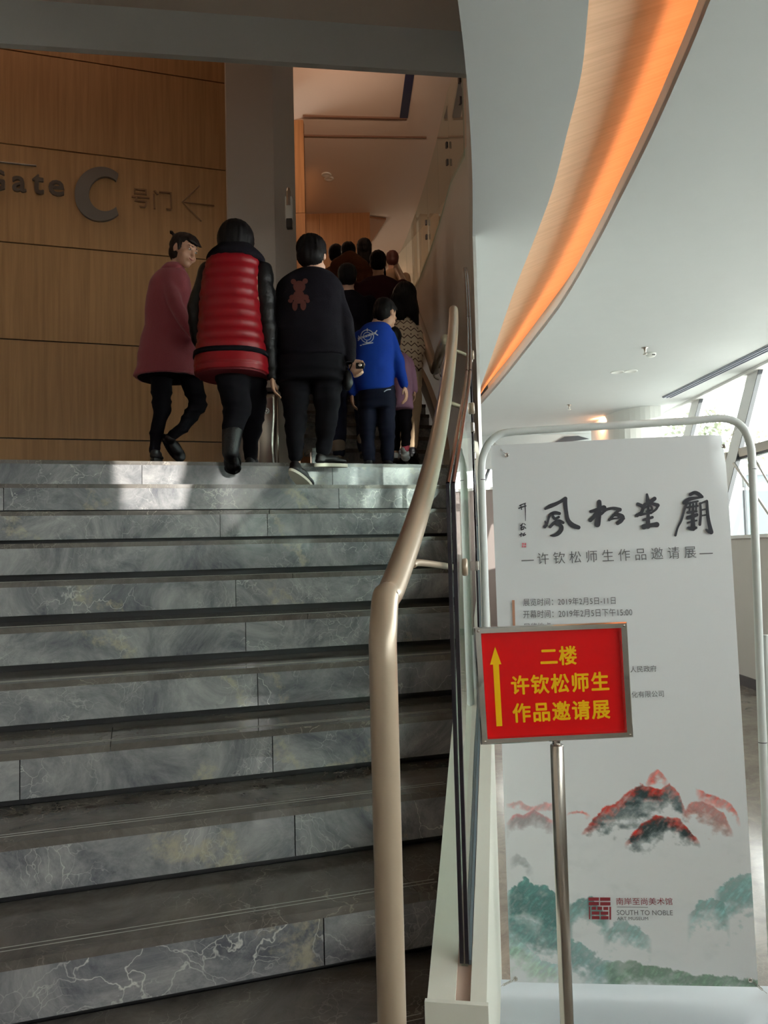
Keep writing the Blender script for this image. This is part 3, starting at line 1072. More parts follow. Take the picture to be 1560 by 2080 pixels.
# wall light / emergency lamp on the pillar
wa = P(587, 432, 6.55)
wlmp = setp(empty('wall_lamp', wa), 'small pale emergency lamp mounted on the grey pillar', 'wall lamp')
bm = bmesh.new(); box(bm, P(587, 425, 6.52), (.06, .06, .2), (RV, FV, UP)); bevel(bm, .012); obj('lamp_body', bm, M['white_paint'], wlmp)
bm = bmesh.new(); box(bm, P(588, 455, 6.50), (.05, .05, .08), (RV, FV, UP)); bevel(bm, .008); obj('lamp_head', bm, M['dark_base'], wlmp)
bm = bmesh.new(); lathe(bm, [(.02, 0), (.02, .12), (.012, .15)], P(586, 418, 6.50), 12); obj('lamp_stem', bm, M['steel'], wlmp)

# enclosing shell of the stair void and upper hall
bm = bmesh.new(); boxc(bm, (-4.35, -8.6, 0), (-4.2, 19, ZU)); struct('wall_left', bm, M['wall_beige'])
bm = bmesh.new(); boxc(bm, (-4.3, 18.9, LAND), (9, 19.1, ZU)); struct('wall_back', bm, M['wall_beige'])
bm = bmesh.new(); boxc(bm, (4.6, 8.2, 4.25), (4.75, 19, ZU)); struct('wall_right', bm, M['ceiling_upper'])

# ------------------------------------------------------------------ lobby: far wall, window wall on the right
bm = bmesh.new()
lz = [(0, 2.62), (3.0, ZC + .4)]
for z0, z1 in lz:
    bm = bmesh.new()
    prism(bm, [V(-1.0, FAR, z0), V(4.9, FAR, z0), V(4.9, FAR + .15, z0), V(-1.0, FAR + .15, z0)], (0, 0, z1 - z0))
    struct('wall_far', bm, M['grey_paint'] if z0 else mat('dado_brown_grey', rgb(140, 126, 122), .6))
bm = bmesh.new(); prism(bm, [V(-1.0, FAR - .08, 2.62), V(3.8, FAR - .08, 2.62), V(3.8, FAR + .02, 2.62), V(-1.0, FAR + .02, 2.62)], (0, 0, .05)); struct('trim_4', bm, M['mullion'])
bm = bmesh.new(); prism(bm, [V(-1.0, FAR - .05, 0), V(3.8, FAR - .05, 0), V(3.8, FAR, 0), V(-1.0, FAR, 0)], (0, 0, .12)); struct('baseboard_far', bm, M['dark_base'])
wfar = setp(empty('window_2', V(1, FAR, 2.8)), kind='structure')
bm = bmesh.new(); prism(bm, [V(-1.0, FAR + .05, 2.66), V(4.9, FAR + .05, 2.66), V(4.9, FAR + .06, 2.66), V(-1.0, FAR + .06, 2.66)], (0, 0, .34)); obj('pane', bm, M['window_glass'], wfar)
for lt in (1.88, 2.6, 3.3):
    bm = bmesh.new(); tube(bm, [V(lt - .1, FAR + .03, 2.64), V(lt + .05, FAR + .03, 3.02)], .03, 6); obj('mullion', bm, M['gasket'], wfar)
bm = bmesh.new()
cA = [PZ(1200, 862, ZC - .0), PZ(1245, 838, ZC), PZ(1300, 826, ZC), PZ(1342, 824, ZC)]
cur = smoothpts([V(p.dot(RV), min(p.dot(FV), FAR - .2), 0) for p in cA], 5)
for a, b in zip(cur, cur[1:]):
    t = (b - a).normalized(); nn = Vector((t.y, -t.x, 0)) * -.06
    prism(bm, [a, b, b + nn, a + nn], (0, 0, ZC))
struct('wall_curved_return', bm, M['white_paint'])
av = setp(empty('air_vent', V(2.6, FAR - .1, 3.3)), 'dark louvred air vent high on the far lobby wall', 'air vent')
bm = bmesh.new(); prism(bm, [V(3.05, FAR - .03, 3.42), V(3.75, FAR - .03, 3.5), V(3.55, FAR - .03, 3.62 - .06), V(3.3, FAR - .03, 3.55)], tuple(FV * .02)); obj('vent_grille', bm, M['gasket'], av)

# parapet and leaning glazing
LP, PH = 3.82, 1.58
pr = setp(empty('wall_window_side', V(LP, 5, 0)), kind='structure')
bm = bmesh.new(); prism(bm, [V(LP, -6.5, 0), V(LP, FAR, 0), V(LP + .25, FAR, 0), V(LP + .25, -6.5, 0)], (0, 0, PH)); obj('parapet', bm, mat('parapet_paint', rgb(206, 202, 196), .7), pr)
bm = bmesh.new(); prism(bm, [V(LP - .03, -6.5, PH), V(LP - .03, FAR, PH), V(LP + .3, FAR, PH), V(LP + .3, -6.5, PH)], (0, 0, .035)); obj('sill', bm, M['mullion'], pr)
bm = bmesh.new(); prism(bm, [V(LP - .015, -6.5, 0), V(LP - .015, FAR, 0), V(LP, FAR, 0), V(LP, -6.5, 0)], (0, 0, .11)); struct('baseboard_right', bm, M['dark_base'])
win = setp(empty('window_1', V(LP + .2, 5, PH)), kind='structure')
LB, LT = LP + .12, LATR + .12


def wpt(d, f, off=0.0):      # point on the leaning glazing: depth d, height fraction f
    return V(LB + (LT - LB) * f + off, d, PH + .035 + (ZC + .02 - PH - .035) * f)


pit = 1.75
k0 = -5
dm = [10.95 - pit * i for i in range(0, 11)]
for d in dm:
    bm = bmesh.new()                       # deep white fin, thin dark gasket beside it
    a, b = wpt(d, 0, -.06), wpt(d, 1, -.06)
    prism(bm, [a, a + RV * .10, a + RV * .10 + FV * .30, a + FV * .30], b - a)
    obj('mullion', bm, M['mullion'], win)
    bm = bmesh.new()
    a, b = wpt(d - .014, 0, -.066), wpt(d - .014, 1, -.066)
    prism(bm, [a, a + RV * .05, a + RV * .05 + FV * .016, a + FV * .016], b - a)
    obj('gasket', bm, M['gasket'], win)
for i, d in enumerate(dm):
    d1 = d + pit if i else FAR
    d0_ = d + .31
    bm = bmesh.new()
    a, b = wpt(d0_, 0, .045), wpt(d0_, 1, .045)
    c, e = wpt(d1 - .01, 1, .045), wpt(d1 - .01, 0, .045)
    prism(bm, [a, b, c, e], RV * .008)
    obj('pane', bm, M['window_glass'], win)
    bm = bmesh.new()
    f0 = .46
    a, b = wpt(d0_, f0, -.05), wpt(d1 - .02, f0, -.05)
    prism(bm, [a, b, b + RV * .09, a + RV * .09], UP * .10)
    obj('transom', bm, M['steel'], win)
    bm = bmesh.new()  # dark strip along the underside of the transom
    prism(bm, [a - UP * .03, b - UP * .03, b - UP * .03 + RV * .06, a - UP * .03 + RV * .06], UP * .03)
    obj('transom_dark_strip', bm, M['gasket'], win)
bm = bmesh.new(); prism(bm, [V(LATR - .02, -6.5, ZC - .03), V(LATR - .02, FAR, ZC - .03), V(LATR + .3, FAR, ZC - .03), V(LATR + .3, -6.5, ZC - .03)], (0, 0, .5)); struct('trim_5', bm, M['mullion'])
bm = bmesh.new(); a, b = wpt(7.2, .02, -.2), wpt(8.6, .42, -.12); tube(bm, [a, b], .012, 8); tube(bm, [a + FV * .3, b + FV * .5], .016, 8); struct('trim_6', bm, M['steel'], label='thin diagonal braces in front of the window')

# linear slot diffuser in the ceiling, near the window
av = setp(empty('linear_diffuser', V(4.1, 8, ZC)), 'long recessed linear air slot in the white ceiling along the windows', 'air diffuser')
p1, p2 = PZ(1345, 806, ZC), PZ(1600, 680, ZC)
t = (p2 - p1).normalized(); nn = Vector((-t.y, t.x, 0))
if nn.dot(RV) < 0: nn = -nn
bm = bmesh.new(); prism(bm, [p1, p2 + t * 2, p2 + t * 2 + nn * .13, p1 + nn * .13], (0, 0, -.012)); obj('frame', bm, mat('slot_grey', rgb(150, 156, 168), .6), av)
for s_ in (0, .1, .2):
    bm = bmesh.new(); prism(bm, [p1 + nn * (.01 + s_ * .5), p2 + t * 2 + nn * (.01 + s_ * .5), p2 + t * 2 + nn * (.022 + s_ * .5), p1 + nn * (.022 + s_ * .5)], (0, 0, -.02)); obj('slat', bm, mat('slot_slat', rgb(118, 124, 138), .6), av)

# sprinklers, detector, flush caps
def sprinkler(x, y, label):
    p = PZ(x, y, ZC)
    s = setp(empty('sprinkler', p), label, 'sprinkler', 'fire sprinklers on the lobby ceiling')
    bm = bmesh.new(); lathe(bm, [(.035, 0), (.035, -.006), (.014, -.012), (.011, -.05), (.006, -.055)], p, 14); obj('body', bm, M['steel'], s, True)
    bm = bmesh.new(); lathe(bm, [(.022, -.068), (.024, -.07), (.022, -.073)], p, 14); obj('deflector', bm, M['steel'], s, True)
    bm = bmesh.new()
    for sg in (-1, 1): tube(bm, smoothpts([p + RV * sg * .008 - UP * .045, p + RV * sg * .016 - UP * .055, p + RV * sg * .006 - UP * .07], 4), .0025, 6)
    obj('frame_arm', bm, M['steel'], s, True)


sprinkler(1156, 822, 'small ceiling sprinkler farther away, above the poster stand')
sprinkler(1310, 706, 'ceiling sprinkler beside the round smoke detector')
p = PZ(1322, 718, ZC)
sd_ = setp(empty('smoke_detector', p), 'round white smoke detector on the lobby ceiling', 'smoke detector')
bm = bmesh.new(); lathe(bm, [(.055, 0), (.055, -.012), (.045, -.03), (.03, -.04), (.01, -.042)], p, 24); obj('housing', bm, M['white_paint'], sd_, True)
bm = bmesh.new(); box(bm, p + Vector((0, -.045, -.024)), (.035, .012, .012)); obj('sensor_slot', bm, M['dark_base'], sd_)
for (x, y) in ((1254, 756), (1281, 754)):
    p = PZ(x, y, ZC)  # flush round cover, gives no light
    bm = bmesh.new(); lathe(bm, [(.08, 0), (.08, -.004), (.07, -.007), (.066, -.003)], p, 24)
    setp(obj('flush_cover', bm, M['white_paint'], None, True), 'flush round cover on the lobby ceiling, ' + ('nearer the wood cove' if x < 1260 else 'nearer the windows'), 'ceiling cover', 'flush round covers on the lobby ceiling')

bm = bmesh.new(); prism(bm, [V(LATR + .4, -9, ZC + .5), V(LATR + .5, -9, ZC + .5), V(LATR + .5, FAR + 2, ZC + .5), V(LATR + .4, FAR + 2, ZC + .5)], (0, 0, ZU - ZC - .4)); struct('wall_over_windows', bm, M['wall_beige'])
bm = bmesh.new(); prism(bm, [V(-2, FAR + .5, ZC + .5), V(LATR + .5, FAR + .5, ZC + .5), V(LATR + .5, FAR + .6, ZC + .5), V(-2, FAR + .6, ZC + .5)], (0, 0, ZU - ZC - .4)); struct('wall_over_far', bm, M['wall_beige'])
# rear closing walls behind the viewer: fins and bays added to mask the sun
back = setp(empty('wall_entrance', V(0, -6.5, 0)), kind='structure')


def sun_at(X, Z, dd=-6.5, Y=4.65):
    """where the sunbeam that lands on (X, Y, Z) crosses the plane dd metres in front of the viewer"""
    p = Vector((X, Y, Z)); h = SUN_DIR
    t = (p.dot(FV) - dd) / h.dot(FV)
    q = p - h * t
    return q.dot(RV), q.z


zl_ = sun_at(.8, 2.10)[1]  # lintel underside placed to cut off the sun above the patches
bm = bmesh.new(); prism(bm, [V(-6, -6.6, zl_), V(6.2, -6.6, zl_), V(6.2, -6.45, zl_), V(-6, -6.45, zl_)], (0, 0, 7 - zl_)); obj('lintel', bm, M['white_paint'], back)


def bay(x0, x1, slant=0.0, name='sun_mask_bay'):  # unseen upright added to keep the sun off part of the risers
    l0, l1 = sun_at(x0, 1.95)[0], sun_at(x1, 1.95)[0]
    l0, l1 = min(l0, l1), max(l0, l1)
    z = 3.0
    bm = bmesh.new()
    prism(bm, [V(l0 - slant * z, -6.6, 0), V(l1 - slant * z, -6.6, 0), V(l1 - slant * z, -6.45, 0), V(l0 - slant * z, -6.45, 0)], V(slant * (zl_ + .02), 0, zl_ + .02) - Vector((0, 0, 0)))
    obj(name, bm, M['mullion'], back)


bay(-6, -.12)
bay(.26, .31, .25, 'sun_mask_fin')
bay(.50, .98, .12, 'sun_mask_pier')
bay(1.34, 1.40, .2, 'sun_mask_fin')
bay(1.72, 2.2, .1, 'sun_mask_pier')
bay(3.2, 3.3, 0, 'fin')
l1_ = sun_at(1.72, 1.95)[0]
zb_ = sun_at(1.5, 1.66)[1]  # panel added to stop the sun reaching the far lobby
bm = bmesh.new(); prism(bm, [V(l1_, -6.62, zb_), V(6.2, -6.62, zb_), V(6.2, -6.44, zb_), V(l1_, -6.44, zb_)], (0, 0, zl_ - zb_ + .01)); obj('sun_block_panel', bm, M['white_paint'], back)
opp = setp(empty('building', (0, -21, 0)), 'low pale building added behind the viewer to block sun and bounce light', 'building')
zt2 = 1.72 - SUN_DIR.z / SUN_DIR.y * (4.65 + 20)  # roof height chosen to block the sun below the patches
bm = bmesh.new(); boxc(bm, (-30, -28, -.12), (30, -20, zt2)); obj('walls', bm, mat('render_pale', rgb(226, 226, 222), .8), opp)
bm = bmesh.new(); boxc(bm, (-30.2, -28, zt2 - .3), (30.2, -20.2, zt2 - .02)); obj('roof_edge', bm, M['dark_base'], opp)
for k in range(9):
    if k in (2, 3, 5, 6): continue
    bm = bmesh.new(); boxc(bm, (-13 + k * 3, -20.03, .9), (-11.2 + k * 3, -19.99, 2.9)); obj('window', bm, mat('dark_pane', rgb(40, 46, 52), .15), opp)

# ================================================================== poster stand
TL, BL, BR = P(997, 905, 2.65), P(1037, 1995, 2.50), P(1540, 2005, 2.43)
bn = (BR - BL).cross(TL - BL).normalized()
if bn.dot(EYE - BL) < 0: bn = -bn
bpl = Pl(BL, bn, 0.0015)
TR = onplane(1472, 882, BL, bn)
stand = setp(empty('poster_stand', (BL + BR) / 2), 'white tube poster stand with a tall printed exhibition banner', 'poster stand')

# printed landscape: colours per vertex of the sheet
rng = np.random.RandomState(3)
LAT_ = rng.rand(64, 64)


def vnoise(x, y):
    xi, yi = np.floor(x).astype(int), np.floor(y).astype(int)
    fx, fy = x - xi, y - yi
    fx, fy = fx * fx * (3 - 2 * fx), fy * fy * (3 - 2 * fy)
    g = lambda a, b: LAT_[a % 64, b % 64]
    return (g(xi, yi) * (1 - fx) + g(xi + 1, yi) * fx) * (1 - fy) + (g(xi, yi + 1) * (1 - fx) + g(xi + 1, yi + 1) * fx) * fy


def fbm(x, y, o=5):
    s, a, t = 0, 1, 0
    for i in range(o):
        s = s + a * vnoise(x * 2 ** i + 7 * i, y * 2 ** i + 3 * i); t += a; a *= .55
    return s / t


PAPER = np.array([232, 236, 238.])
RED, PINK, DARKG, TEAL, GREEN = (np.array(c, float) for c in ((214, 84, 74), (206, 140, 140), (72, 88, 90), (104, 142, 140), (122, 148, 130)))


def paint(x, y):
    n1 = fbm(x / 60, y / 34)
    n2 = fbm(x / 16 + 9, y / 12)
    n3 = fbm(x / 7, y / 9 + 5)
    col = np.repeat(PAPER[None, :], len(x), 0)
    art = np.clip((y - 1560) / 90, 0, 1)
    grey = np.clip((n1 - .5) * 3, 0, 1) * art * .28 * np.clip((n2 - .25) * 2, 0, 1)
    col = col * (1 - grey[:, None]) + np.array([196, 204, 206.]) * grey[:, None]

    str_ = fbm((x + y * .8) / 5, (y - x * .5) / 16 + 3)       # slanting brush texture

    def ridge(pts, fade, top, deep, redw, amt=1.0, jag=6, bot=None):
        nonlocal col
        px, py = [p[0] for p in pts], [p[1] for p in pts]
        r = np.interp(x, px, py) + (n3 - .5) * jag + (n2 - .5) * jag * 1.6
        inx = np.clip((x - px[0]) / 14, 0, 1) * np.clip((px[-1] - x) / 14, 0, 1)
        dd = y - r
        if bot:
            fade = np.maximum(np.interp(x, [p[0] for p in bot], [p[1] for p in bot]) - np.interp(x, px, py), 8)
        ff = fade * (.45 + 1.1 * n2)
        m = np.clip(dd / 2.5, 0, 1) * np.clip((1 - dd / ff) * 1.8, 0, 1) * inx
        mist = np.clip((n1 - .33) * 7, 0, 1) * .35 + .65
        m = m * np.clip(.5 + 1.5 * (str_ - .2), 0, 1) * mist * amt
        k = np.clip(dd / redw * .7 + (n2 - .5) * 2.6 + (str_ - .5) * 1.5, 0, 1)[:, None]
        c = top * (1 - k) + deep * k
        c = c * (1 + (str_ - .5)[:, None] * .9)
        col = col * (1 - m[:, None]) + c * m[:, None]

    ridge([(1027, 1632), (1055, 1625), (1072, 1636), (1085, 1638), (1105, 1626), (1130, 1636)], 14, PINK, PINK, 8, .7)
    ridge([(1150, 1652), (1170, 1643), (1200, 1654)], 10, RED, PINK, 8, .8)
    ridge([(1027, 1672), (1050, 1650), (1062, 1657), (1085, 1643), (1102, 1652), (1128, 1670)], 34, np.array([198, 120, 122.]), np.array([150, 140, 142.]), 9, .85)
    ridge([(1310, 1594), (1320, 1573), (1336, 1562), (1346, 1570), (1358, 1588)], 26, RED, RED, 20, .95, 4)
    ridge([(1180, 1692), (1205, 1662), (1228, 1640), (1250, 1632), (1270, 1612), (1300, 1592), (1322, 1597), (1342, 1603), (1360, 1590), (1380, 1612), (1388, 1632), (1398, 1662)], 92, RED, DARKG, 20, 1.25, 7, [(1180, 1700), (1215, 1700), (1250, 1690), (1290, 1680), (1330, 1655), (1365, 1650), (1398, 1668)])
    ridge([(1385, 1655), (1400, 1632), (1425, 1625), (1443, 1632), (1470, 1652), (1490, 1690)], 44, np.array([190, 100, 92.]), np.array([150, 100, 92.]), 26, 1.1, 6, [(1385, 1662), (1420, 1672), (1450, 1690), (1490, 1700)])
    ridge([(1412, 1600), (1440, 1611), (1475, 1624), (1492, 1640), (1505, 1668)], 24, RED, RED, 20, .9)
    ridge([(1268, 1712), (1300, 1674), (1330, 1655), (1352, 1657), (1382, 1664), (1402, 1685), (1424, 1714)], 62, RED, DARKG, 16, 1.25, 6, [(1268, 1722), (1300, 1730), (1330, 1718), (1360, 1702), (1400, 1716), (1424, 1722)])
    ridge([(1035, 1745), (1050, 1733), (1066, 1742), (1085, 1765)], 30, np.array([160, 168, 172.]), np.array([150, 160, 162.]), 10, .8)
    ridge([(1025, 1825), (1045, 1795), (1068, 1783), (1092, 1799), (1120, 1803), (1150, 1832), (1165, 1840)], 130, TEAL * 1.1, TEAL * .95, 20, 1.15, 14)
    ridge([(1150, 1850), (1172, 1828), (1200, 1822), (1225, 1850), (1240, 1868)], 46, TEAL, TEAL * 1.1, 20, .9, 10)
    ridge([(1030, 1880), (1060, 1868), (1100, 1880), (1150, 1900), (1200, 1930), (1262, 1962)], 70, TEAL * 1.12, TEAL, 20, .8, 16)
    ridge([(1225, 1890), (1260, 1870), (1300, 1882), (1325, 1908)], 46, TEAL, TEAL * 1.15, 20, .75, 12)
    ridge([(1395, 1860), (1420, 1832), (1448, 1818), (1468, 1834), (1484, 1872)], 60, TEAL * 1.15, TEAL * 1.2, 20, .8, 14)
    ridge([(1450, 1812), (1480, 1785), (1510, 1778), (1545, 1772)], 90, TEAL * 1.2, TEAL * 1.15, 20, .85, 14)
    ridge([(1025, 1898), (1060, 1915), (1100, 1948), (1140, 1966)], 60, TEAL * 1.3, GREEN * 1.3, 20, .6, 16)
    ridge([(1225, 1955), (1280, 1950), (1340, 1966), (1430, 1980), (1550, 1988)], 60, GREEN, GREEN * .98, 12, 1.0, 10)
    return np.clip(col, 0, 255)


NC = 250
vrow = [i / 10 * .56 for i in range(10)] + [.56 + .44 * i / 270 for i in range(271)]
verts, faces, cols = [], [], []
for v in vrow:
    for i in range(NC + 1):
        u = i / NC
        p = (TL.lerp(TR, u)).lerp(BL.lerp(BR, u), v)
        ripple = .004 * math.sin(u * 5 + v * 3) * math.sin(PI * u) * math.sin(PI * v) + .006 * (1 - v) ** 6 * math.sin(PI * u)
        ripple += -.03 * max(0, (u - .93) / .07) ** 2 * max(0, 1 - v * 8)
        p = p + bn * (ripple * .4 if v > .05 else ripple)
        verts.append(tuple(p))
w_ = NC + 1
for r in range(len(vrow) - 1):
    for i in range(NC):
        a = r * w_ + i
        faces.append((a, a + w_, a + w_ + 1, a + 1))
me = bpy.data.meshes.new('banner')
me.from_pydata(verts, [], faces)
ca = me.color_attributes.new('print', 'FLOAT_COLOR', 'POINT')
cm = np.array(CAMM.inverted())
va = np.array(verts); va = np.c_[va, np.ones(len(va))] @ cm.T
pxx = W_IMG / 2 + FPX * va[:, 0] / -va[:, 2]; pyy = H_IMG / 2 - FPX * va[:, 1] / -va[:, 2]
cc = paint(pxx, pyy) / 255
cc = np.where(cc <= .04045, cc / 12.92, ((cc + .055) / 1.055) ** 2.4)
ca.data.foreach_set('color', np.c_[cc, np.ones(len(cc))].astype(np.float32).ravel())
t = NT('banner_print'); t.b.inputs['Roughness'].default_value = .5
vc = t.add('ShaderNodeVertexColor'); vc.layer_name = 'print'; t.link(vc.outputs['Color'], t.b.inputs['Base Color'])
banner = objm('banner', me, t.m, stand, True)
bpl.lift = 0.0045
BOF = 0.0

# large brush characters
def ch(scale, ox, oy, strokes, m, name='brush_character', parent=None, pl=None, ws=1.3):
    bm = bmesh.new()
    for i, (pts, w) in enumerate(strokes):
        wl2_ = w if isinstance(w, (list, tuple)) else [w] * len(pts)
        if len(wl2_) != len(pts):
            wl2_ = [wl2_[min(int(j * len(wl2_) / len(pts)), len(wl2_) - 1)] for j in range(len(pts))]
        stroke(bm, [(ox + x / scale, oy + y / scale) for x, y in pts], [k / scale * ws for k in wl2_], pl or bpl, .00006 * i)
    return obj(name, bm, m, parent or banner)


CS, CX, CY = 3.12, 1000, 960
ch(CS, CX, CY, [([(335, 230), (365, 214), (400, 200), (435, 182), (462, 166)], [12, 20, 18, 16, 20]),
                ([(462, 168), (462, 205), (468, 250), (478, 300), (505, 332), (545, 348)], [18, 20, 18, 20, 24, 20]),
                ([(332, 344), (348, 318), (362, 272), (392, 256), (424, 260)], [16, 12, 14, 18, 16]),
                ([(334, 310), (345, 335)], [8, 10]), ([(378, 268), (395, 292), (420, 282)], [12, 14, 12]),
                ([(365, 345), (392, 318), (420, 308), (448, 318)], [14, 16, 18, 14]),
                ([(395, 318), (430, 335), (436, 358), (418, 385), (390, 399), (368, 400)], [14, 20, 22, 20, 14, 6])], M['ink'])
ch(CS, CX, CY, [([(622, 247), (660, 238), (705, 224)], [14, 20, 26]), ([(676, 186), (676, 240), (664, 328)], [22, 24, 30]),
                ([(664, 255), (640, 282), (620, 302)], [20, 18, 20]), ([(690, 262), (720, 236), (765, 226), (806, 236)], [14, 14, 14, 20]),
                ([(800, 240), (775, 262), (740, 300)], [14, 14, 14]), ([(742, 298), (770, 292), (800, 290)], [10, 9, 8]),
                ([(788, 262), (818, 278), (832, 292)], [14, 24, 12]), ([(828, 290), (812, 308), (792, 322)], [16, 20, 18])], M['ink'])
ch(CS, CX, CY, [([(978, 140), (984, 182)], [12, 22]), ([(920, 200), (945, 212), (960, 224)], [16, 18, 14]), ([(1026, 166), (1005, 182), (985, 196)], [20, 20, 14]),
                ([(915, 272), (945, 250), (962, 205), (1000, 196), (1046, 208)], [18, 16, 16, 14, 20]), ([(1046, 212), (1036, 232), (1012, 252)], [14, 12, 10]),
                ([(965, 222), (1000, 212), (1008, 236), (975, 246)], [10, 10, 12, 10]), ([(986, 200), (985, 265), (984, 342)], [10, 16, 24]),
                ([(936, 268), (965, 262), (1005, 256)], [14, 12, 12]), ([(956, 300), (985, 292), (1012, 284)], [12, 14, 14]),
                ([(958, 344), (1000, 334), (1040, 330)], [26, 20, 26])], M['ink'])
ch(CS, CX, CY, [([(1252, 140), (1280, 128), (1305, 138), (1328, 152)], [16, 18, 20, 12]), ([(1212, 192), (1245, 170), (1285, 162), (1330, 156)], [18, 20, 14, 10]),
                ([(1236, 178), (1215, 235), (1196, 300), (1172, 350), (1158, 398)], [16, 12, 12, 10, 12]), ([(1242, 196), (1270, 188), (1300, 182)], [10, 10, 9]),
                ([(1252, 190), (1246, 250)], [10, 9]), ([(1290, 190), (1288, 245)], [10, 9]), ([(1232, 222), (1262, 217), (1300, 212)], [10, 10, 9]),
                ([(1236, 254), (1265, 250), (1290, 246)], [14, 12, 12]), ([(1236, 286), (1262, 280), (1292, 268)], [18, 20, 18]),
                ([(1270, 200), (1268, 280), (1270, 355)], [10, 18, 24]), ([(1238, 350), (1262, 356), (1288, 350)], [12, 20, 14]), ([(1236, 318), (1264, 310), (1292, 304)], [9, 10, 9]),
                ([(1314, 196), (1318, 260), (1312, 330)], [12, 12, 14]), ([(1314, 198), (1336, 188), (1356, 182)], [10, 9, 14]),
                ([(1356, 184), (1360, 250), (1368, 310), (1384, 378)], [14, 16, 18, 22]), ([(1322, 238), (1352, 232)], [8, 8]), ([(1322, 274), (1356, 268)], [8, 8]),
                ([(1352, 362), (1368, 374), (1384, 380)], [10, 16, 18])], M['ink'])
# small signature column and seal
ch(4.16, 940 + 0, 0, [], M['ink']) if False else None
SS, SX_, SY_ = 2.516, 940, 640      # crop of the stand's top
ch(SS, SX_, SY_, [([(290, 975), (302, 968)], 4), ([(286, 988), (308, 980)], 5), ([(296, 972), (300, 994)], 4), ([(304, 968), (320, 962)], 4), ([(308, 980), (323, 976)], 4), ([(317, 965), (319, 1000), (320, 1052)], [5, 4, 2])], M['ink'], 'signature_character')
ch(SS, SX_, SY_, [([(294, 1078), (306, 1066)], 4), ([(296, 1088), (310, 1082)], 4), ([(302, 1074), (298, 1098), (308, 1094)], 4), ([(312, 1066), (320, 1072)], 3), ([(314, 1080), (310, 1096)], 3), ([(318, 1086), (321, 1090)], 4)], M['ink'], 'signature_character')
ch(SS, SX_, SY_, [([(290, 1124), (304, 1118)], 4), ([(298, 1114), (297, 1132)], 4), ([(306, 1124), (316, 1114)], 4), ([(308, 1128), (320, 1122)], 5)], M['ink'], 'signature_character')
bm = bmesh.new()
for (x0, y0, x1, y1) in ((1060, 1103, 1064, 1107), (1065, 1103, 1068.5, 1108), (1060, 1108, 1063, 1112), (1064, 1109, 1068.5, 1112)):
    poly_at(bm, [(x0, y0), (x1, y0), (x1, y1), (x0, y1)], bpl)
obj('seal', bm, mat('seal_red', rgb(206, 120, 130), .8), banner)

# printed lines
text_at('subtitle', '许钦松师生作品邀请展', (1092, 1147), (1414, 1133), 24, bpl, M['grey_ink'], banner, -.004, 1.55)
for a, b in (((1059, 1138), (1084, 1137)), ((1420, 1124), (1447, 1123))):
    bm = bmesh.new(); poly_at(bm, [a, b, (b[0], b[1] + 2), (a[0], a[1] + 2)], bpl); obj('dash', bm, M['grey_ink'], banner)
text_at('text_line', '展览时间：2019年2月5日-11日', (1063, 1231), (1250, 1227), 15, bpl, M['grey_ink'], banner, 0, 1.05)
text_at('text_line', '开幕时间：2019年2月5日下午15:00', (1063, 1256), (1284, 1251), 16, bpl, M['grey_ink'], banner, 0, 1.05)
text_at('text_line', '展览地点：', (1064, 1281), (1125, 1279), 15, bpl, M['grey_ink'], banner, 0, 1.05)
text_at('text_line', '人民政府', (1280, 1366), (1333, 1364), 13, bpl, M['grey_ink'], banner, 0, 1.05)
text_at('text_line', '化有限公司', (1283, 1417), (1348, 1415), 13, bpl, M['grey_ink'], banner, 0, 1.05)
bm = bmesh.new(); poly_at(bm, [(1040, 1219), (1045, 1219), (1048, 1330), (1043, 1330)], bpl); obj('brown_bar', bm, M['brown_ink'], banner)
# museum logo
lg = 7.09
bm = bmesh.new()
for (x0, y0, x1, y1) in ((105, 155, 255, 202), (272, 155, 420, 204), (108, 220, 256, 268), (274, 222, 422, 270), (150, 288, 214, 332), (234, 288, 300, 334), (320, 290, 388, 336),
                         (152, 356, 262, 402), (280, 358, 390, 404), (154, 422, 264, 468), (284, 424, 394, 470), (113, 284, 130, 468), (406, 288, 430, 474)):
    poly_at(bm, [(1180 + x0 / lg, 1800 + y0 / lg), (1180 + x1 / lg, 1800 + y0 / lg), (1180 + x1 / lg, 1800 + y1 / lg), (1180 + x0 / lg, 1800 + y1 / lg)], bpl)
obj('logo', bm, M['wine_ink'], banner)
text_at('logo_text', '南岸至尚美术馆', (1251.6, 1837), (1365.5, 1837), 14.5, bpl, M['wine_ink'], banner, 0, 1.05)
bm = bmesh.new(); poly_at(bm, [(1252.6, 1840.6), (1315.4, 1841.4), (1315.4, 1842.4), (1252.6, 1841.6)], bpl); obj('logo_line', bm, M['grey_ink'], banner)
text_at('logo_text', 'SOUTH TO NOBLE', (1252.6, 1857.4), (1366, 1858), 10, bpl, M['grey_ink'], banner)
text_at('logo_text', 'ART MUSEUM', (1253, 1867.6), (1316, 1868), 6.5, bpl, M['grey_ink'], banner)

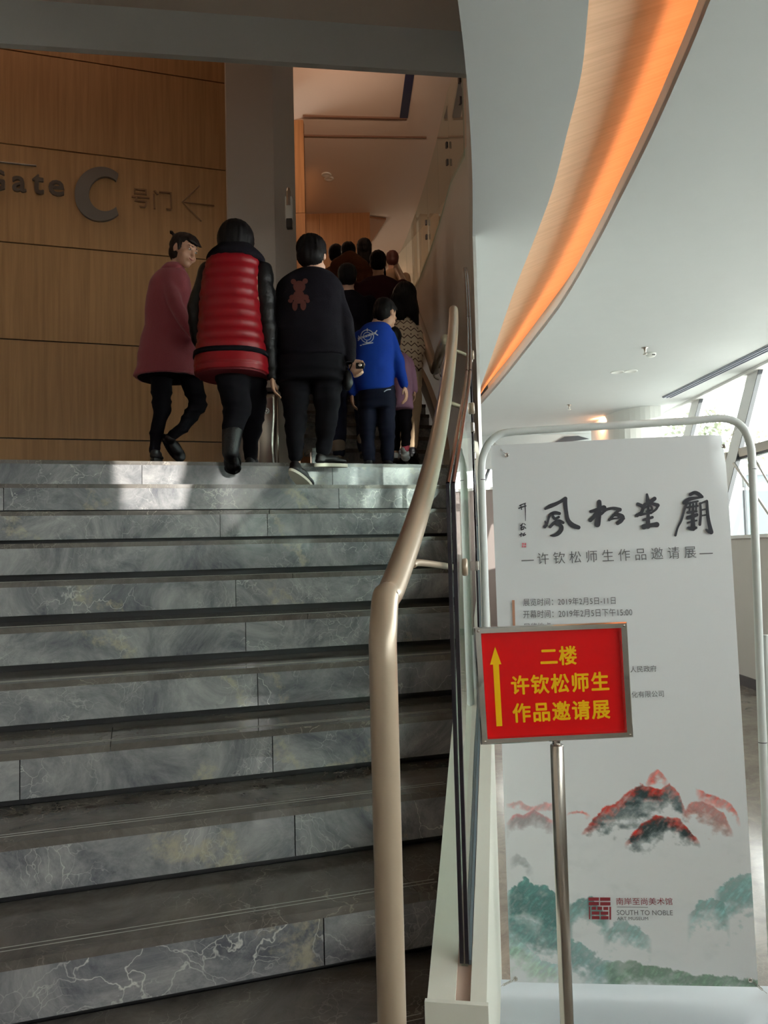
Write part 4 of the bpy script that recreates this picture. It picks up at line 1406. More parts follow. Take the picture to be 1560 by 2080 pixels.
# tube frame
fpl = Pl(BL - bn * .018, bn, 0)
FR = [(1005, 2030), (1001, 1900), (994, 1600), (988, 1300), (982, 1100), (979, 1000), (978, 955), (981, 927), (992, 902), (1012, 884), (1042, 877), (1120, 872), (1250, 864), (1400, 855), (1458, 850), (1490, 855), (1512, 873), (1524, 905), (1528, 950), (1538, 1200), (1551, 1560), (1562, 1800), (1573, 2030)]
bm = bmesh.new(); tube(bm, smoothpts([fpl.at(x, y) for x, y in FR], 4), .0128, 16); obj('frame_tube', bm, M['white_tube'], stand, True)
for (x, y) in ((979, 975), (1529, 953), (1549, 1508)):
    c = fpl.at(x, y); bm = bmesh.new(); tube(bm, [c - fpl.upv() * .0012, c + fpl.upv() * .0012], .0131, 16); obj('tube_joint', bm, M['gasket'], stand)
bm = bmesh.new(); tube(bm, [P(989, 2028, 2.60), P(983, 1600, 2.66), P(981, 1290, 2.70)], .0125, 14); obj('rear_leg', bm, M['white_tube'], stand, True)
bm = bmesh.new(); tube(bm, [P(1592, 2028, 2.53), P(1570, 1600, 2.57), P(1555, 1290, 2.6)], .0125, 14); obj('rear_leg', bm, M['white_tube'], stand, True)
# eyelets and springs
EY = [((1029, 925), (997, 893)), ((1468, 907), (1497, 869)), ((1047, 1986), (1012, 2006)), ((1523, 1989), (1558, 2018))]
for (ex, ey), (sx, sy) in EY:
    c = bpl.at(ex, ey, .001)
    upb = fpl.upv(); rb = upb.cross(bn).normalized()
    bm = bmesh.new(); lathe(bm, [(.006, 0), (.0075, .0015), (.0055, .0022), (.0035, .0008), (.0035, 0)], c, 16, (rb, upb, bn)); e = obj('eyelet', bm, M['chrome'], banner, True)
    a, b = c + bn * .002, fpl.at(sx, sy)
    d = (b - a); L = d.length; d.normalize()
    u = d.orthogonal().normalized(); v = d.cross(u)
    pts_ = [a, a + d * L * .2]
    for k in range(72):
        f = k / 72
        pts_.append(a + d * L * (.22 + .5 * f) + (u * math.cos(f * 2 * PI * 9) + v * math.sin(f * 2 * PI * 9)) * .0032)
    pts_ += [a + d * L * .75, b]
    bm = bmesh.new(); tube(bm, pts_, .0007, 5); obj('spring', bm, M['steel'], stand, True)
# weighted base
hr_ = Vector((BR.x - BL.x, BR.y - BL.y, 0)).normalized()
hf_ = Vector((-hr_.y, hr_.x, 0))
if hf_.dot(FV) < 0: hf_ = -hf_
c0_ = fpl.at(1003, 2030); c0_.z = 0
bm = bmesh.new()
box(bm, c0_ + hr_ * .44 + hf_ * (-.055) + UP * .053, (.94, .26, .106), (hr_, hf_, UP)); bevel(bm, .018, 4)
obj('weighted_base', bm, mat('base_plastic', rgb(206, 214, 222), .4), stand, True)

# ================================================================== direction sign on a pole
s0 = P(1125, 1388, 1.75)
ctl, ctr, cbr, cbl = P(962, 1275, 1.75), P(1272, 1263, 1.75), P(1285, 1497, 1.735), P(977, 1512, 1.735)
sn = (ctr - cbl).cross(ctl - cbr).normalized()
if sn.dot(EYE - s0) < 0: sn = -sn
sgn_ = setp(empty('direction_sign', Vector((P(1137, 1900, 1.75).x, P(1137, 1900, 1.75).y, 0))), 'red direction sign in a chrome frame on a steel pole', 'sign stand')
ctr_ = (ctl + ctr + cbr + cbl) / 4


def bl(u, v, dep=0.0):
    return (ctl.lerp(ctr, u)).lerp(cbl.lerp(cbr, u), v) + sn * dep


fw = 15.5 / 311; fh = 13.5 / 235
profs = [(0.0, -.010), (0.0, .004), (.15, .0085), (.85, .0085), (1.0, .002), (1.0, -.004)]
bm = bmesh.new()
rows = []
for (k, dep) in profs:
    u0, v0 = fw * k, fh * k
    rows.append([bm.verts.new(bl(u, v, dep)) for (u, v) in ((u0, v0), (1 - u0, v0), (1 - u0, 1 - v0), (u0, 1 - v0))])
for i in range(len(rows) - 1):
    for k in range(4):
        j = (k + 1) % 4
        bm.faces.new((rows[i][k], rows[i][j], rows[i + 1][j], rows[i + 1][k]))
bmesh.ops.recalc_face_normals(bm, faces=bm.faces[:])
obj('chrome_frame', bm, M['chrome'], sgn_)
bm = bmesh.new(); prism(bm, [bl(.001, .001, -.010), bl(.999, .001, -.010), bl(.999, .999, -.010), bl(.001, .999, -.010)], sn * -.004); obj('back_plate', bm, mat('sign_back', rgb(150, 34, 44), .4), sgn_)
bm = bmesh.new(); prism(bm, [bl(fw, fh, -.001), bl(1 - fw, fh, -.001), bl(1 - fw, 1 - fh, -.001), bl(fw, 1 - fh, -.001)], sn * -.003); sheet = obj('red_sheet', bm, M['red_sheet'], sgn_)
for (u, v) in ((fw * .5, fh * .5), (1 - fw * .5, fh * .5), (1 - fw * .5, 1 - fh * .5), (fw * .5, 1 - fh * .5)):
    rb = (ctr - ctl).normalized(); ub = sn.cross(rb)
    bm = bmesh.new(); lathe(bm, [(.0028, 0), (.0026, .0012), (.0012, .0018)], bl(u, v, .0085), 12, (rb, ub, sn)); obj('screw', bm, M['steel'], sgn_, True)
spl = Pl(bl(.5, .5, -.001), sn, .0006)
YB = .028
text_at('printed_text', '二楼', (1099, 1352), (1171.5, 1349), 37, spl, M['yellow_print'], sheet, YB, 1.08)
text_at('printed_text', '许钦松师生', (1040, 1411), (1237, 1402), 37.5, spl, M['yellow_print'], sheet, YB, 1.12)
text_at('printed_text', '作品邀请展', (1043, 1467.5), (1239, 1458.5), 38, spl, M['yellow_print'], sheet, YB, 1.12)
bm = bmesh.new(); poly_at(bm, [(1005.5, 1313), (1018.5, 1349.2), (1013.3, 1349.4), (1020.3, 1474.6), (1008.4, 1475.4), (1001.3, 1349.9), (995.2, 1350.2)], spl); obj('arrow', bm, M['yellow_print'], sheet)
pt = P(1131, 1512, 1.757)
bm = bmesh.new(); tube(bm, [Vector((pt.x, pt.y, .02)), Vector((pt.x, pt.y, pt.z - .002)), Vector((pt.x, pt.y, pt.z))], [.0148, .0148, .0135], 28); obj('pole', bm, M['steel'], sgn_, True)
bm = bmesh.new(); tube(bm, [Vector((pt.x, pt.y, pt.z - .03)), Vector((pt.x, pt.y, pt.z + .05)) - sn * .012], .009, 14); obj('bracket', bm, M['chrome'], sgn_, True)
bm = bmesh.new(); lathe(bm, [(.16, 0), (.16, .008), (.15, .014), (.03, .022), (.018, .03)], (pt.x, pt.y, 0), 36); obj('round_base', bm, M['steel'], sgn_, True)

# ================================================================== litter bin on the landing
bc = P(541, 870, 6.15); bc.z = LAND
bin_ = setp(empty('litter_bin', bc), 'brushed steel waisted litter bin standing before the grey pillar', 'bin')
zt_ = .735


def rrect(c, hw, hd, r, n=5):
    pts = []
    for (sx, sy, a0) in ((1, 1, 0), (-1, 1, 90), (-1, -1, 180), (1, -1, 270)):
        for k in range(n + 1):
            a = R(a0 + 90 * k / n)
            pts.append(c + RV * (sx * (hw - r) + r * math.cos(a)) + FV * (sy * (hd - r) + r * math.sin(a)))
    return pts


bm = bmesh.new()
prev = None
for i in range(15):
    f = i / 14
    hw = .088 - .018 * math.sin(PI * min(f / .8, 1)) ** 2 + .0 * f
    ring = [bm.verts.new(p) for p in rrect(bc + UP * (.02 + f * (zt_ - .04)), hw, hw * .9, .03)]
    if prev:
        for k in range(len(ring)):
            j = (k + 1) % len(ring)
            bm.faces.new((prev[k], prev[j], ring[j], ring[k]))
    else:
        bm.faces.new(ring[::-1])
    prev = ring
bm.faces.new(prev)
obj('body', bm, M['steel'], bin_, True)
bm = bmesh.new(); prism(bm, rrect(bc + UP * (zt_ - .02), .1, .09, .03), (0, 0, .03)); obj('lid', bm, M['dark_base'], bin_)
bm = bmesh.new(); prism(bm, rrect(bc, .095, .085, .03), (0, 0, .02)); obj('plinth', bm, M['dark_base'], bin_)
for sg in (-1, 1):
    bm = bmesh.new(); tube(bm, [bc + RV * sg * .098 - FV * .06 + UP * .005, bc + RV * sg * .098 - FV * .06 + UP * zt_], .006, 8); obj('edge_rail', bm, M['chrome'], bin_, True)
bm = bmesh.new()
cc_ = P(541, 834, 6.06)
for r0, r1 in ((.016, .022), (.0, .009)):
    for k in range(24):
        a, b = 2 * PI * k / 24, 2 * PI * (k + 1) / 24
        f = lambda r, t_: cc_ + RV * r * math.cos(t_) + UP * r * math.sin(t_)
        if r0: bm.faces.new([bm.verts.new(q) for q in (f(r0, a), f(r1, a), f(r1, b), f(r0, b))])
        else: bm.faces.new([bm.verts.new(q) for q in (f(0, 0), f(r1, a), f(r1, b))])
obj('emblem', bm, M['white_paint'], bin_)

# ================================================================== outside the windows
bm = bmesh.new()
prism(bm, [V(LP + .3, -40, -.12), V(60, -40, -.12), V(60, 60, -.12), V(LP + .3, 60, -.12)], (0, 0, -.1))
prism(bm, [V(-40, -6.7, -.12), V(LP + .3, -6.7, -.12), V(LP + .3, -40, -.12), V(-40, -40, -.12)], (0, 0, -.1))
prism(bm, [V(-40, FAR + .3, -.12), V(-40, 60, -.12), V(LP + .3, 60, -.12), V(LP + .3, FAR + .3, -.12)], (0, 0, -.1))
struct('ground_outside', bm, mat('paving_pale', rgb(205, 205, 202), .8))
tw = setp(empty('terrace_wall', V(12, 18, 0)), 'low white terrace wall with a coping seen outside the windows', 'garden wall')
bm = bmesh.new(); prism(bm, [V(7, 19, -.12), V(20, 19, -.12), V(20, 19.3, -.12), V(7, 19.3, -.12)], (0, 0, 3.35)); obj('wall_body', bm, mat('render_blue', rgb(96, 104, 110), .8), tw)
bm = bmesh.new(); prism(bm, [V(6.9, 18.9, 3.2), V(20, 18.9, 3.2), V(20, 19.4, 3.2), V(6.9, 19.4, 3.2)], (0, 0, .12)); obj('coping', bm, M['white_paint'], tw)
gr = setp(empty('glass_railing', V(5, 11, 0)), 'outdoor glass railing with steel posts beyond the windows', 'railing')
for i in range(4):
    a = V(5.6 + i * 1.25, 12.2, -.12)
    bm = bmesh.new(); tube(bm, [a, a + UP * 2.75], .03, 8); po = obj('post', bm, M['gasket'], gr)
    for hh in (1.75, 2.5):
        bm = bmesh.new(); box(bm, a + UP * hh, (.16, .05, .03), (RV, FV, UP)); obj('clamp', bm, M['steel'], po)
    bm = bmesh.new(); prism(bm, [a + RV * .05, a + RV * 1.2, a + RV * 1.2 + UP * 2.6, a + RV * .05 + UP * 2.6], FV * .012); obj('pane', bm, M['glass'], gr)
random.seed(11)
bark = mat('bark', rgb(150, 144, 136), .9)
leafm = [mat('leaf_a', rgb(112, 120, 96), .8, grain=.2, gscale=4), mat('leaf_b', rgb(160, 156, 136), .8, grain=.2, gscale=4)]
for i, (lt, dd_, h_, lb) in enumerate(((9.0, 22.5, 5.2, 'slender bare tree outside, farthest from the entrance'), (11.9, 25, 5.6, 'sparse tree outside behind the second window bay'), (13.6, 21.8, 5.0, 'broad sparse tree outside behind the widest window pane'))):
    tr = setp(empty('tree', V(lt, dd_, -.12)), lb, 'tree', 'trees outside the windows')
    base = V(lt, dd_, -.12)
    bm = bmesh.new()
    tips = []
    trunk = [base, base + Vector((.05, .02, h_ * .4)), base + Vector((-.05, .05, h_ * .95))]
    tube(bm, smoothpts(trunk, 4), [.12 - .008 * k for k in range(9)], 7)
    obj('trunk', bm, bark, tr)
    bm = bmesh.new()
    for k in range(26):
        z = h_ * (.35 + .6 * random.random()); a = random.random() * 2 * PI; L = 1.3 * (1.15 - z / h_)+.2
        s_ = base + Vector((0, 0, z)); e_ = s_ + Vector((math.cos(a) * L, math.sin(a) * L, L * .7))
        tube(bm, [s_, s_.lerp(e_, .5) + Vector((0, 0, .05)), e_], [.03, .018, .006], 5); tips += [s_.lerp(e_, .6), e_]
    setp(obj('branches', bm, bark, tr), kind='stuff')
    bm = bmesh.new()
    for c in tips:
        for _ in range(26):
            o_ = Vector([random.gauss(0, .24) for _ in range(3)])
            n_1 = Vector([random.gauss(0, 1) for _ in range(3)]).normalized(); u_ = n_1.orthogonal().normalized(); v_ = n_1.cross(u_)
            s2 = .035 + .03 * random.random()
            vs = [bm.verts.new(c + o_ + q) for q in (u_ * s2 * 1.6, v_ * s2, -u_ * s2 * 1.6, -v_ * s2)]
            bm.faces.new(vs)
    setp(obj('foliage', bm, leafm[i % 2], tr), kind='stuff')

# ================================================================== people
def ellipsoid(bm, c, r, ax, seg=16):
    m = Matrix((ax[0] * r[0], ax[1] * r[1], ax[2] * r[2])).transposed().to_4x4()
    m.translation = c
    bmesh.ops.create_uvsphere(bm, u_segments=seg, v_segments=max(8, seg // 2 + 2), radius=1.0, matrix=m)


def capsule(bm, pts, rs, seg=14):
    pts = [Vector(p) for p in pts]
    for i, p in enumerate(pts):
        ellipsoid(bm, p, (rs[i],) * 3, (Vector((1, 0, 0)), Vector((0, 1, 0)), UP), seg)
    for i in range(len(pts) - 1):
        tube(bm, [pts[i], pts[i + 1]], [rs[i], rs[i + 1]], seg)


def loftrings(bm, rings, n=28, e=2.4, ax=None):
    """rings: (centre, half width, half depth)"""
    ax = ax or (RV, FV)
    prev = None
    for (c, hw, hd) in rings:
        vs = []
        for k in range(n):
            a = 2 * PI * k / n
            ca_, sa_ = math.cos(a), math.sin(a)
            x = math.copysign(abs(ca_) ** (2 / e), ca_) * hw
            y = math.copysign(abs(sa_) ** (2 / e), sa_) * hd
            vs.append(bm.verts.new(c + ax[0] * x + ax[1] * y))
        if prev:
            for k in range(n):
                j = (k + 1) % n
                bm.faces.new((prev[k], prev[j], vs[j], vs[k]))
        else:
            bm.faces.new(vs[::-1])
        prev = vs
    bm.faces.new(prev)


def head_frame(f, u):
    f = Vector(f).normalized()
    u = Vector(u); u = (u - f * u.dot(f)).normalized()
    return f.cross(u).normalized(), f, u        # right, forward, up


def add_head(bm, c, H, fr):
    r, f, u = fr
    s = H / .225
    q = lambda x, y, z: c + r * x * s + f * y * s + u * z * s
    E = lambda p, rad: ellipsoid(bm, q(*p), tuple(k * s for k in rad), fr)
    E((0, -.012, .030), (.074, .090, .082))
    E((0, .028, -.032), (.056, .058, .074))
    E((0, .052, -.088), (.028, .028, .022))
    E((-.036, .052, -.034), (.026, .026, .026)); E((.036, .052, -.034), (.026, .026, .026))
    capsule(bm, [q(-.03, .078, .022), q(.03, .078, .022)], [.012 * s] * 2)
    capsule(bm, [q(0, .082, .008), q(0, .098, -.026)], [.008 * s, .013 * s])
    capsule(bm, [q(-.018, .080, -.056), q(.018, .080, -.056)], [.009 * s] * 2)
    for sg in (-1, 1):
        E((sg * .074, -.004, -.006), (.010, .018, .030))


def add_hand(bm, w, d, side, size=1.0, palm_n=None, curl=.5):
    """palm and five separate fingers; w wrist, d pointing direction, side = towards the thumb"""
    d = Vector(d).normalized(); side = Vector(side); side = (side - d * side.dot(d)).normalized()
    n = Vector(palm_n) if palm_n is not None else d.cross(side)
    n = (n - d * n.dot(d)).normalized()
    s = size
    ellipsoid(bm, w + d * .048 * s, (.040 * s, .048 * s, .016 * s), (side, d, n))
    for k, (off, L) in enumerate(((.029, .068), (.010, .078), (-.010, .072), (-.028, .056))):
        a = w + d * (.082 * s) + side * off * s
        b = a + (d * math.cos(curl * .8) + n * math.sin(curl * .8)) * L * .5 * s
        c = b + (d * math.cos(curl * 1.8) + n * math.sin(curl * 1.8)) * L * .5 * s
        capsule(bm, [a, b, c], [.0092 * s, .0085 * s, .0075 * s], 8)
    a = w + d * .022 * s + side * .030 * s
    b = a + (d * .7 + side * .75).normalized() * .036 * s + n * .008 * s
    capsule(bm, [a, b, b + (d * .95 + side * .1 + n * .3).normalized() * .030 * s], [.012 * s, .0105 * s, .0085 * s], 8)


def hairmesh(name, bm, m, parent, voxel=.009, amp=.006, freq=60):
    o = skin_from(name, bm, voxel, m, parent, 3)
    me = o.data
    n = len(me.vertices)
    co = np.empty(n * 3); me.vertices.foreach_get('co', co); co = co.reshape(-1, 3)
    no = np.empty(n * 3); me.vertices.foreach_get('normal', no); no = no.reshape(-1, 3)
    a = np.arctan2(co[:, 1] - co[:, 1].mean(), co[:, 0] - co[:, 0].mean())
    d = (vnoise(a * freq / 4 + 30, co[:, 2] * 9 + 20) - .5) * amp * 2
    co = co + no * d[:, None]
    me.vertices.foreach_set('co', co.ravel()); me.update()
    return o


def shoe(name, ankle, d, L, m, parent, up=UP, sole=None, w=.042, h=.055):
    """shoe with heel under the ankle and toe towards d"""
    d = Vector(d).normalized(); up = Vector(up); up = (up - d * up.dot(d)).normalized()
    r = d.cross(up)
    fr = (r, d, up)
    bm = bmesh.new()
    ellipsoid(bm, ankle + d * 0.0 - up * .012, (w * .78, w * .95, h * .75), fr)
    ellipsoid(bm, ankle + d * L * .28 - up * h * .42, (w * .9, L * .30, h * .55), fr)
    ellipsoid(bm, ankle + d * L * .52 - up * h * .68, (w, L * .25, h * .36), fr)
    ellipsoid(bm, ankle - d * L * .02 - up * h * .68, (w * .82, L * .16, h * .4), fr)
    s = skin_from(name, bm, .0065, m, parent, 3)
    bm = bmesh.new()
    pts = []
    for k in range(24):
        a = 2 * PI * k / 24
        y = math.cos(a); x = math.sin(a)
        ww = w * (.80 + .2 * (y + 1) / 2)
        pts.append(ankle + d * (L * .29 + y * L * .50) + r * x * ww - up * (h + .022))
    prism(bm, pts, up * .02)
    so = obj('sole', bm, sole or MB['sole_dark'], s)
    return s


def quilt(rings_px, F, n):
    pass




_skin_plain = skin_from


def skin_from(name, bm, voxel, m, parent=None, smooth=4, keep=None):
    o = _skin_plain(name, bm, voxel, m, parent, smooth)
    if name in ('coat', 'sweater', 'trousers', 'sweatshirt', 'jeans', 'leggings', 'cardigan', 'wide_trousers', 'jacket', 'sleeve', 'top'):
        me = o.data                                    # soft folds in the cloth
        n = len(me.vertices)
        co = np.empty(n * 3); me.vertices.foreach_get('co', co); co = co.reshape(-1, 3)
        no = np.empty(n * 3); me.vertices.foreach_get('normal', no); no = no.reshape(-1, 3)
        u_ = co[:, 0] * math.cos(.6) + co[:, 1] * math.sin(.6)
        leg_ = name in ('trousers', 'jeans', 'leggings', 'sleeve', 'wide_trousers')
        f1 = vnoise(u_ * (5 if leg_ else 9) + co[:, 2] * 6 + 40, co[:, 2] * (20 if leg_ else 8) + 11)
        f2 = vnoise(u_ * 22 + 13, co[:, 2] * 17 - u_ * 9 + 50)
        d = (1 - np.abs(f1 * 2 - 1)) * .011 + (f2 - .5) * .006 - .006
        co = co + no * d[:, None]
        me.vertices.foreach_set('co', co.ravel()); me.update()
    return o


MB = {}
MB['skin'] = mat('skin', rgb(196, 148, 122), .55)
MB['skin_pale'] = mat('skin_pale', rgb(214, 170, 146), .55)
MB['hair'] = mat('hair_black', rgb(16, 13, 15), .55, spec=.2)
MB['hair_brown'] = mat('hair_brown', rgb(34, 24, 21), .6, spec=.2)
MB['pink'] = mat('pink_wool', rgb(150, 74, 82), .9, spec=.12, grain=.08, gscale=150, bump=.25, sheen=.2)
MB['red'] = mat('red_down', rgb(136, 8, 22), .38, spec=.35, grain=.12, gscale=12)
MB['leather'] = mat('black_leather', rgb(17, 16, 19), .42, spec=.35, bump=.4, gscale=45)
MB['black'] = mat('black_knit', rgb(24, 21, 28), .9, spec=.12, bump=.3, gscale=200)
MB['black_cloth'] = mat('black_cloth', rgb(20, 18, 24), .85, spec=.12)
MB['navy'] = mat('navy_cloth', rgb(26, 28, 44), .85, spec=.12, grain=.1, gscale=60)
MB['jeans'] = mat('dark_jeans', rgb(40, 46, 66), .85, spec=.12, grain=.2, gscale=80)
MB['blue'] = mat('blue_fleece', rgb(28, 60, 152), .85, spec=.12, grain=.06, gscale=90)
MB['lav'] = mat('lavender_knit', rgb(160, 118, 142), .9, spec=.12)
MB['maroon'] = mat('maroon_cloth', rgb(58, 28, 34), .85, spec=.12)
MB['brownfur'] = mat('brown_fur', rgb(104, 64, 44), .95, spec=.12, grain=.2, gscale=60, bump=.6)
MB['beige'] = mat('beige_cloth', rgb(196, 168, 138), .9, spec=.12)
MB['dark_coat'] = mat('dark_coat', rgb(22, 20, 28), .9, spec=.12)
MB['sole_dark'] = mat('sole_dark', rgb(24, 22, 22), .7)
MB['sole_white'] = mat('sole_white', rgb(214, 206, 190), .6)
MB['shoe_black'] = mat('shoe_black', rgb(24, 22, 26), .5)
MB['shoe_white'] = mat('shoe_white', rgb(226, 224, 226), .6)
MB['boot_tan'] = mat('boot_tan', rgb(136, 122, 108), .7)
MB['bear'] = mat('bear_print', rgb(88, 42, 35), .9)
MB['print_white'] = mat('shirt_print', rgb(200, 204, 214), .7)
MB['white'] = mat('eye_white', rgb(220, 214, 208), .4)
MB['iris'] = mat('eye_dark', rgb(30, 22, 20), .3)
MB['lip'] = mat('lip', rgb(160, 82, 78), .6)


def cardigan():
    t = NT('zigzag_knit'); t.b.inputs['Roughness'].default_value = .9
    ge = t.add('ShaderNodeNewGeometry')
    vr = t.add('ShaderNodeVectorRotate', rotation_type='Z_AXIS'); vr.inputs['Angle'].default_value = YAW
    t.link(ge.outputs['Position'], vr.inputs['Vector'])
    sp = t.add('ShaderNodeSeparateXYZ'); t.link(vr.outputs[0], sp.inputs[0])

    def math_(op, a, b=None):
        n = t.add('ShaderNodeMath', operation=op)
        for i, v in enumerate((a, b)):
            if v is None: continue
            if isinstance(v, (int, float)): n.inputs[i].default_value = v
            else: t.link(v, n.inputs[i])
        return n.outputs[0]
    per = .052
    tri = math_('PINGPONG', sp.outputs['X'], per / 2)
    z = math_('ADD', sp.outputs['Z'], math_('MULTIPLY', tri, .9))
    st = math_('PINGPONG', z, .029)
    line = math_('LESS_THAN', st, .0045)
    # small dots between the zigzags
    dx = math_('PINGPONG', math_('ADD', sp.outputs['X'], per / 2), per / 2)
    dot_ = math_('MULTIPLY', math_('LESS_THAN', dx, .006), math_('GREATER_THAN', st, .024))
    f = math_('MAXIMUM', line, dot_)
    mx = t.add('ShaderNodeMix', data_type='RGBA')
    mx.inputs[6].default_value = rgb(206, 184, 158); mx.inputs[7].default_value = rgb(92, 66, 56)
    t.link(f, mx.inputs[0]); t.link(mx.outputs[2], t.b.inputs['Base Color'])
    return t.m


MB['cardigan'] = cardigan()


class Fig:
    """a figure whose joints are measured at depth D from the viewer"""
    def __init__(self, D, label, base_px=None, zf=LAND):
        self.D = D
        self.o = None
        self.zf = zf
        p = P(base_px, 900, D) if base_px else Vector((0, 0, 0))
        self.o = setp(empty('person', (p.x, p.y, zf)), label, 'person', 'visitors climbing the stairs')
        self.body = bmesh.new()

    def p(self, x, y, off=0.0):
        q = P(x, y, self.D)
        return q + FV * off

    def m(self, px):
        return px * self.D / FPX

    def chain(self, bm, js, k=1.0):
        capsule(bm, [self.p(j[0], j[1], j[2]) for j in js], [self.m(j[3]) * k for j in js])

    def rings(self, rows):
        out = []
        for r in rows:
            xl, xr, y, hd = r[:4]
            off = r[4] if len(r) > 4 else 0
            out.append((self.p((xl + xr) / 2, y, off), self.m((xr - xl) / 2), hd))
        return out

    def dense(self, rows, sub=5):
        P4 = []
        n = len(rows)
        rr = [list(r) + [0] * (5 - len(r)) for r in rows]
        for i in range(n - 1):
            a, b, c, d = (np.array(rr[max(i - 1, 0)]), np.array(rr[i]), np.array(rr[i + 1]), np.array(rr[min(i + 2, n - 1)]))
            for k in range(sub):
                t = k / sub
                P4.append(.5 * ((2 * b) + (c - a) * t + (2 * a - 5 * b + 4 * c - d) * t * t + (-a + 3 * b - 3 * c + d) * t ** 3))
        P4.append(np.array(rr[-1]))
        return [tuple(float(v) for v in q) for q in P4]

    def finish_body(self, m, voxel=.008):
        ob = skin_from('body', self.body, voxel, m, self.o, 4)
        return ob


def decal(name, polys, target, m, parent, lift=.004, strokes=None, sub=6):
    """a flat print laid on the cloth surface of target"""
    me = target.data
    bvh = BVHTree.FromPolygons([v.co[:] for v in me.vertices], [p.vertices[:] for p in me.polygons])
    bm = bmesh.new()

    def hit(x, y, e=0.0):
        d = ray(x, y).normalized()
        loc, nn2, i, dist = bvh.ray_cast(EYE, d)
        return loc - d * (lift + e) if loc else None
    for k, (cx, cy, rx, ry) in enumerate(polys):
        c = hit(cx, cy, .0002 * k)
        ring1 = [hit(cx + rx * .55 * math.cos(a), cy + ry * .55 * math.sin(a), .0002 * k) for a in [2 * PI * j / 18 for j in range(18)]]
        ring2 = [hit(cx + rx * math.cos(a), cy + ry * math.sin(a), .0002 * k) for a in [2 * PI * j / 18 for j in range(18)]]
        if c is None or None in ring1 or None in ring2: continue
        vc_ = bm.verts.new(c); v1 = [bm.verts.new(q) for q in ring1]; v2 = [bm.verts.new(q) for q in ring2]
        for j in range(18):
            i2 = (j + 1) % 18
            bm.faces.new((vc_, v1[j], v1[i2])); bm.faces.new((v1[j], v2[j], v2[i2], v1[i2]))
    for k, (pts, w) in enumerate(strokes or []):
        P3 = smoothpts([Vector((x, y, 0)) for x, y in pts], sub)
        prev = None
        for i, q in enumerate(P3):
            t_ = (P3[min(i + 1, len(P3) - 1)] - P3[max(i - 1, 0)]).normalized()
            a, b = hit(q.x - t_.y * w / 2, q.y + t_.x * w / 2, .0001 * k), hit(q.x + t_.y * w / 2, q.y - t_.x * w / 2, .0001 * k)
            if a is None or b is None: prev = None; continue
            cur_ = (bm.verts.new(a), bm.verts.new(b))
            if prev: bm.faces.new((prev[0], cur_[0], cur_[1], prev[1]))
            prev = cur_
    return obj(name, bm, m, parent)


def hair_cap(F, c, H, fr, m, extra=None, k=1.0, bob=0.0, amp=.005):
    """hair over the back and crown of the head, longer with bob"""
    r, f, u = fr
    s = H / .225
    bm = bmesh.new()
    q = lambda x, y, z: c + r * x * s + f * y * s + u * z * s
    ellipsoid(bm, q(0, -.024, .044), (.084 * s * k, .094 * s * k, .084 * s * k), fr)
    ellipsoid(bm, q(0, -.040, -.010), (.078 * s * k, .066 * s * k, .070 * s * k), fr)
    ellipsoid(bm, q(0, .038, .078), (.060 * s * k, .042 * s * k, .030 * s * k), fr)
    if bob:
        for x in (-.045, 0, .045):
            capsule(bm, [q(x, -.045, 0), q(x * 1.2, -.055, -.06 - bob)], [.042 * s, .036 * s])
        for sg in (-1, 1):
            capsule(bm, [q(sg * .066, -.005, .03), q(sg * .070, -.008, -.05 - bob * .6)], [.026 * s, .020 * s])
    if extra: extra(bm, q, s)
    return hairmesh('hair', bm, m, F.o, .009, amp)


# ---- 1: woman in the pink coat, looking back
F = Fig(5.1, 'woman in a long pink wool coat and black leggings looking back over her shoulder', 335)
fr = head_frame(RV * .80 - FV * .50 - UP * .22, UP * .92 + RV * .28)
hc = F.p(374, 511, 0); H = .222
add_head(F.body, hc, H, fr)
F.chain(F.body, [(350, 556, .02, 15), (362, 530, .01, 14)])
loftrings(F.body, F.rings([(322, 374, 556, .07), (308, 384, 590, .10), (310, 384, 680, .09), (305, 392, 740, .11), (312, 384, 768, .08)]))
legA = [(327, 750, 0, 24), (332, 832, -.03, 18), (318, 880, .0, 13), (314, 914, .0, 10)]
legB = [(380, 750, .02, 26), (396, 815, .10, 18), (372, 868, .0, 13), (352, 888, -.04, 10)]
armR = [(342, 572, -.06, 16), (366, 625, -.13, 15), (388, 668, -.15, 12), (402, 692, -.15, 10)]
armL = [(318, 576, .08, 15), (306, 635, .12, 13), (322, 690, .12, 11)]
for c in (legA, legB, armR, armL): F.chain(F.body, c, .72)
add_hand(F.body, F.p(402, 692, -.15), UP * -.8 + RV * .4, FV, .9)
body = F.finish_body(MB['skin'], .0072)
bm = bmesh.new()
coat_rows = [(336, 366, 545, .055), (320, 378, 553, .085), (307, 386, 574, .115), (300, 389, 610, .13), (296, 394, 650, .135), (290, 400, 690, .155), (283, 406, 730, .18), (276, 411, 763, .20), (276, 411, 768, .20)]
loftrings(bm, F.rings(F.dense(coat_rows, 3)))
F.chain(bm, [(j[0], j[1], j[2], j[3]) for j in armR]); F.chain(bm, armL)
coat = skin_from('coat', bm, .010, MB['pink'], F.o, 4)
bm = bmesh.new()
loftrings(bm, F.rings([(338, 370, 537, .058), (330, 376, 546, .08), (325, 376, 553, .085)])); skin_from('collar', bm, .008, MB['pink'], coat, 2)
bm = bmesh.new(); loftrings(bm, F.rings([(283, 404, 767, .185), (283, 404, 770.5, .185)])); obj('hem_lining', bm, MB['black_cloth'], coat)
bm = bmesh.new()
for c in (legA, legB): F.chain(bm, c)
loftrings(bm, F.rings([(306, 398, 735, .12), (306, 402, 762, .11)]))
skin_from('leggings', bm, .010, MB['black_cloth'], F.o, 4)
